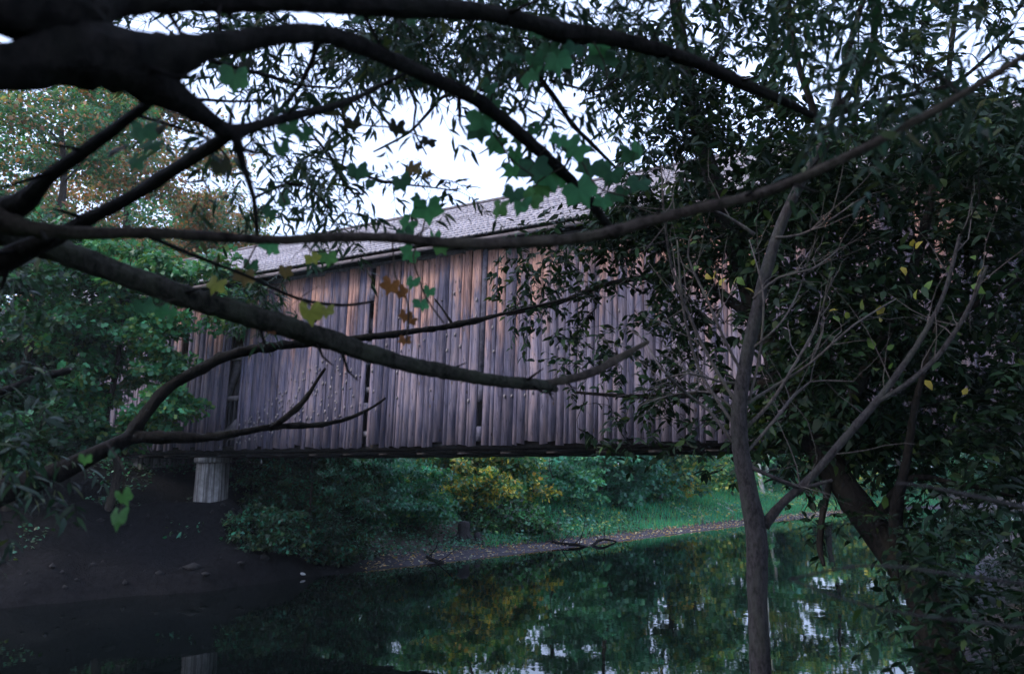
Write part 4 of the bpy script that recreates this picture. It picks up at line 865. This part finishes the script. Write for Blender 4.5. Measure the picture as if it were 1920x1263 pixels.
# bare dead tree leaning in at the lower left
rng = np.random.default_rng(404)
db = np.array([-5.4, 3.3, 0]); db[2] = hz(db[0], db[1])
dt = empty('dead_tree', tuple(db), 'bare dark dead tree leaning in at lower left with two long crooked branches', 'tree')
p, r = limb_px([(-120, 985, 4.6, 32), (0, 925, 4.7, 24), (110, 885, 4.8, 19), (190, 845, 4.9, 16), (245, 820, 5.0, 13)], .08)
p = np.vstack([catmull([db - np.array([0, 0, .3]), db + (p[0] - db) * .5 + np.array([0, 0, .1]), p[0]], [1, 1, 1], .15)[0][:-1], p]); r = np.concatenate([np.linspace(.2, r[0], len(p) - len(r)), r])
mb = MB(); add_tube(mb, p - db, r, 10, rng, .05); obj('trunk', mb.mesh('trunk', BARK_DARK, smooth=True), dt)
def dl(pts, name='branch'): limb(pts, None, 8, BARK_DARK, .11, name, dt, db)
dl([(240, 822, 5.0, 13), (275, 775, 5.05, 12), (320, 725, 5.1, 11), (380, 690, 5.15, 10), (440, 662, 5.2, 9), (520, 648, 5.25, 8), (600, 640, 5.3, 7), (680, 632, 5.3, 6), (770, 622, 5.4, 6), (850, 610, 5.5, 6), (920, 594, 5.6, 4), (1000, 575, 5.7, 3), (1060, 560, 5.8, 2)])
dl([(245, 822, 5.0, 11), (300, 820, 5.0, 10), (380, 820, 5.05, 9), (450, 810, 5.1, 8), (520, 800, 5.15, 7), (590, 797, 5.2, 5), (650, 785, 5.3, 4), (700, 762, 5.35, 3), (722, 746, 5.4, 2)])
dl([(505, 803, 5.15, 7), (545, 775, 5.1, 6), (575, 745, 5.1, 5), (590, 720, 5.1, 3), (610, 690, 5.1, 2)], 'twig')
dl([(850, 610, 5.5, 3), (830, 580, 5.5, 2), (815, 560, 5.5, 1.5)], 'twig')
dl([(0, 735, 4.4, 8), (60, 712, 4.6, 8), (130, 695, 4.8, 6)], 'twig')

VINELEAF = leaf_mat('vine_leaf', .5, .1, .6)
# ------------------------------------------------------------------ grape vines with large lobed leaves
def grape_mesh(seed, col):
    rng = np.random.default_rng(seed); n = 15; rr = []
    prof = [.40, .78, .86, .70, 1.0, .84, .70, 1.1, .70, .84, 1.0, .70, .86, .78, .40]
    ang = np.linspace(-2.75, 2.75, n); V = [(0, 0, 0)]
    for a, q_ in zip(ang, prof): V.append((.55 * q_ * math.cos(a) * .55 + .0, .55 * q_ * math.sin(a) * .55, .03 + rng.normal(0, .01)))
    for a, q_ in zip(ang, prof):
        q_ *= rng.uniform(.92, 1.08); V.append((.55 * q_ * math.cos(a), .55 * q_ * math.sin(a), -.09 * q_ * q_ + rng.normal(0, .05)))
    Ft = [(0, i_ + 1, i_ + 2) for i_ in range(n - 1)]; Fq = [(i_ + 1, n + i_ + 1, n + i_ + 2, i_ + 2) for i_ in range(n - 1)]
    V = np.array(V); V[:, 0] += .15; C = np.tile(np.array(col), (len(V), 1)) * np.exp(rng.normal(0, .12, (len(V), 1)))
    return mesh('leaf', V, [np.array(Ft), np.array(Fq)], VINELEAF, C)
GC = {'g': (.05, .17, .09), 'd': (.032, .09, .058), 'y': (.20, .21, .06), 'o': (.15, .065, .032), 'k': (.02, .022, .02), 'l': (.065, .16, .06), 'b': (.11, .08, .042)}
GM = {c: [grape_mesh(50 + i_, v) for i_ in range(3)] for c, v in GC.items()}
rng = np.random.default_rng(505)
def vine(label, stem, leaves, depth, seed):
    """stem: pixel polyline (list of polylines), leaves: (px, py, size px, colour)"""
    rng = np.random.default_rng(seed); b = P(*stem[0][0], depth); v = empty('grape_vine', tuple(b), label, 'vine', 'grape vines hanging from the willow limbs')
    allp = []
    for st in stem:
        p, r = limb_px([(a, c, depth + rng.uniform(-.06, .06), 1.7) for a, c in st], .03); mb = MB(); add_tube(mb, p - b, r, 5, cap=False); obj('stem', mb.mesh('stem', BARK_BROWN, smooth=True), v); allp.append(p)
    allp = np.vstack(allp); mbs = MB()
    for a, c, s, col in leaves:
        q_ = P(a, c - s * .3, depth + rng.uniform(-.12, .12)); k_ = np.argmin(np.linalg.norm(allp - q_, axis=1))
        add_tube(mbs, np.array([allp[k_], (allp[k_] + q_) / 2 + np.array([0, 0, .012]), q_]) - b, [.0016, .0013, .001], 3, cap=False)
        o = obj('leaf', GM[col][rng.integers(3)], v); sc = s * depth / F_PX * (rng.uniform(1.02, 1.25) if col not in 'oby' else rng.uniform(.85, 1.05))
        d = nrm(np.array([rng.normal(0, .45), rng.normal(0, .3), -1])); nn_ = nrm(np.array([rng.normal(0, .45), -1, rng.normal(.25, .3)])); sdv = nrm(np.cross(nn_, d)); nn_ = np.cross(d, sdv)
        o.matrix_local = Matrix(((d[0] * sc, sdv[0] * sc, nn_[0] * sc, q_[0] - b[0]), (d[1] * sc, sdv[1] * sc, nn_[1] * sc, q_[1] - b[1]), (d[2] * sc, sdv[2] * sc, nn_[2] * sc, q_[2] - b[2]), (0, 0, 0, 1)))
    obj('leaf_stalks', mbs.mesh('leaf_stalks', BARK_BROWN), v, kind='stuff')
vine('big green lobed grape leaves hanging under the top limb at upper centre', [[(1070, 70), (1030, 110), (990, 130), (960, 170)], [(1110, 75), (1130, 110), (1140, 150)]],
     [(1030, 100, 52, 'd'), (1045, 120, 60, 'g'), (990, 150, 62, 'g'), (1000, 115, 46, 'd'), (965, 115, 40, 'd'), (1130, 115, 62, 'd'), (1120, 90, 44, 'g'), (920, 165, 36, 'd'), (1080, 95, 40, 'd'), (1010, 60, 36, 'd'), (770, 40, 34, 'd'), (670, 40, 34, 'd')], 2.3, 1)
vine('cluster of green grape leaves against the white sky by the long diagonal limb', [[(890, 190), (910, 230), (940, 270), (960, 300), (1000, 330)], [(960, 300), (930, 320)]],
     [(900, 225, 62, 'g'), (895, 250, 50, 'd'), (945, 232, 24, 'g'), (935, 275, 56, 'g'), (965, 290, 40, 'g'), (980, 265, 46, 'd'), (1000, 245, 32, 'd'), (960, 320, 48, 'g'), (1050, 265, 40, 'g'), (910, 205, 36, 'd'), (930, 195, 38, 'd')], 2.5, 2)
vine('dense curtain of grape leaves hanging over the roof ridge', [[(1080, 270), (1060, 310), (1010, 340), (980, 390)], [(1090, 300), (1120, 350), (1180, 370)]],
     [(1000, 320, 66, 'd'), (1030, 335, 62, 'g'), (965, 365, 42, 'd'), (1015, 360, 50, 'l'), (1090, 285, 56, 'g'), (1110, 320, 58, 'd'), (1080, 365, 66, 'g'), (940, 395, 52, 'l'), (980, 385, 44, 'g'), (1005, 375, 40, 'l'), (1150, 330, 52, 'd'), (1180, 290, 50, 'd'), (1150, 370, 44, 'd'), (1200, 350, 50, 'd'), (1130, 380, 40, 'g'), (1195, 280, 42, 'g')], 2.6, 3)
vine('string of bright green grape leaves dangling before the eave and boards', [[(815, 370), (800, 400), (790, 440), (775, 480), (785, 520), (800, 560), (832, 605)]],
     [(800, 395, 58, 'g'), (770, 425, 40, 'g'), (815, 450, 44, 'g'), (775, 480, 40, 'g'), (825, 465, 34, 'l'), (776, 530, 30, 'g'), (806, 547, 24, 'g'), (788, 573, 32, 'g'), (757, 440, 30, 'd'), (790, 382, 36, 'd')], 2.9, 4)
vine('orange brown withered grape leaves hanging in front of the boards', [[(735, 440), (742, 520), (765, 570), (762, 640)]], [(735, 540, 44, 'o'), (748, 552, 34, 'o'), (762, 596, 36, 'o'), (775, 603, 26, 'o'), (760, 640, 30, 'o')], 2.9, 5)
vine('yellowing grape leaves by the left part of the eave', [[(560, 440), (585, 470), (620, 470)], [(480, 460), (450, 510), (400, 530)]],
     [(582, 487, 36, 'y'), (614, 484, 38, 'l'), (410, 540, 52, 'y'), (458, 522, 44, 'b'), (535, 512, 36, 'b'), (508, 465, 40, 'g'), (470, 500, 34, 'd')], 2.6, 6)
vine('pair of yellow green grape leaves just above the long low limb', [[(560, 560), (590, 575), (620, 580)]], [(580, 590, 54, 'y'), (612, 586, 38, 'y'), (512, 622, 26, 'o')], 2.6, 7)
vine('grape leaves silhouetted left of the sky opening beneath the thick limb', [[(440, 100), (450, 135), (430, 165)], [(300, 220), (270, 250), (240, 290)], [(415, 290), (410, 320)]],
     [(440, 150, 60, 'd'), (458, 125, 34, 'k'), (270, 250, 56, 'd'), (290, 280, 50, 'd'), (225, 290, 48, 'k'), (262, 305, 44, 'd'), (300, 245, 40, 'k'), (412, 315, 38, 'k'), (540, 240, 50, 'd'), (525, 280, 40, 'd'), (565, 255, 40, 'd')], 2.1, 8)
vine('dark curled grape leaves scattered in the sky above the roof', [[(640, 190), (660, 230), (740, 240), (800, 260)], [(660, 320), (720, 340), (770, 330)], [(520, 350), (535, 380)]],
     [(662, 235, 40, 'k'), (745, 240, 38, 'k'), (785, 275, 20, 'k'), (806, 270, 34, 'k'), (670, 322, 40, 'd'), (696, 347, 34, 'd'), (750, 345, 46, 'd'), (778, 318, 40, 'b'), (800, 330, 26, 'b'), (530, 378, 46, 'd'), (510, 400, 30, 'd')], 2.8, 9)
vine('two pale green grape leaves low at the left over the dark bank', [[(200, 830), (232, 880), (228, 940), (226, 985)]], [(228, 932, 34, 'l'), (224, 970, 44, 'l'), (215, 850, 24, 'd'), (160, 862, 24, 'l')], 2.4, 10)
vine('blurred green grape leaves before the left end of the bridge', [[(330, 560), (290, 575), (260, 580)]], [(268, 575, 34, 'd'), (300, 585, 32, 'g'), (318, 590, 30, 'g')], 2.2, 11)

# ------------------------------------------------------------------ near bank undergrowth
rng = np.random.default_rng(606)
def bush(label, px, D, w_, h_, n, pal, seed, ll=.11, lw=.35, name='dark_bush', off=(0, 0)):
    rng = np.random.default_rng(seed); b = on_ground(px, D); t = empty(name, tuple(b), label, 'bush', 'bushes on the near bank')
    targets = [b + np.array([rng.uniform(-w_, w_), rng.uniform(-w_, w_) * .7, h_ * rng.uniform(.15, 1)]) for _ in range(n)]
    nodes = [b + np.array([0, 0, -.1])] + [b + np.array([rng.normal(0, .1), rng.normal(0, .1), h_ * .12 * k_]) for k_ in range(4)]
    mb = MB()
    for p, r in connect(rng, nodes, [.03] * 5, targets, minr=.004, gr=.008, lift=.2): add_tube(mb, p - b, r, 5, cap=False)
    obj('stems', mb.mesh('stems', BARK_DARK, smooth=True), t)
    mbt = MB(); lv = Leaves()
    for c in targets: spray(rng, mbt, lv, c, nrm(rng.normal(size=3) + np.array([0, 0, .1])), 6, .45, ll, lw, .04, .7, pal, .003)
    mbt.add(np.zeros((3, 3)) + b, np.array([[0, 1, 2]])) if not mbt.V else None
    obj('sprays', mbt.mesh('sprays', BARK_DARK, b), t, kind='stuff'); obj('foliage', lv.mesh('foliage', T_LANCE, b, NEARLEAF), t, kind='stuff')
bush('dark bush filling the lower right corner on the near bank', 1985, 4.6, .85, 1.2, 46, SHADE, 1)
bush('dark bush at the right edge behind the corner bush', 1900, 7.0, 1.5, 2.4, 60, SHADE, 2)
bush('low dark bush at the foot of the leaning trunk', 1800, 7.3, .5, .35, 10, SHADE, 3)
q = np.column_stack([rng.uniform(1.5, 16, 30000), rng.uniform(4.5, 24, 30000)]); dn_ = dist_poly(q, NEAR); q = q[(~inside(q, RIVER)) & (dn_ > .15) & (dn_ < 6)][:9000]; n = len(q); p = np.column_stack([q, height(q)])
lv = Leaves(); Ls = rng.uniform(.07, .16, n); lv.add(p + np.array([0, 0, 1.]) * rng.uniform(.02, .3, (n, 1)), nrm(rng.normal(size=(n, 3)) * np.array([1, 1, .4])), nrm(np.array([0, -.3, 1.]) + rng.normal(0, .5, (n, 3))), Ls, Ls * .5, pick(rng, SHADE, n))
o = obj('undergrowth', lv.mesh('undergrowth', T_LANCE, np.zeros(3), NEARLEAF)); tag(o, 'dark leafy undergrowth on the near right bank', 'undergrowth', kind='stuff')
# blurred thin wands close to the camera on the right
wand = empty('dead_wands', tuple(P(1960, 1180, 1.6)), 'blurred thin dead wands close to the camera at lower right', 'twigs')
wo_ = np.array(wand.location)
for pts in [[(1960, 1100, 1.6, 3), (1780, 1075, 1.6, 3), (1620, 1060, 1.65, 3), (1480, 1085, 1.7, 2)], [(1960, 960, 1.7, 4), (1850, 935, 1.7, 4), (1740, 912, 1.75, 3), (1680, 905, 1.8, 2)], [(1480, 1085, 1.7, 2), (1560, 1115, 1.65, 2), (1700, 1150, 1.6, 2), (1960, 1180, 1.6, 3)]]:
    p, r = limb_px(pts, .03); mb = MB(); add_tube(mb, p - wo_, r, 5); obj('wand', mb.mesh('wand', BARK_GREY, smooth=True), wand)

# thin volume added to imitate lens veil and film softness
V = box(-240, 240, -140, 200, -3.2, 34); m = bpy.data.materials.new('veil_volume'); m.use_nodes = True; n_ = m.node_tree; n_.nodes.clear()
pv = n_.nodes.new('ShaderNodeVolumePrincipled'); pv.inputs['Color'].default_value = (.78, .9, 1, 1); pv.inputs['Density'].default_value = .0005; pv.inputs['Anisotropy'].default_value = .3
o_ = n_.nodes.new('ShaderNodeOutputMaterial'); n_.links.new(pv.outputs[0], o_.inputs['Volume'])
veil_box = obj('lens_veil', mesh('lens_veil', V, BOXF, m)); tag(veil_box, 'added pale blue veil imitating lens flare and film softness', 'lens_veil', kind='stuff')
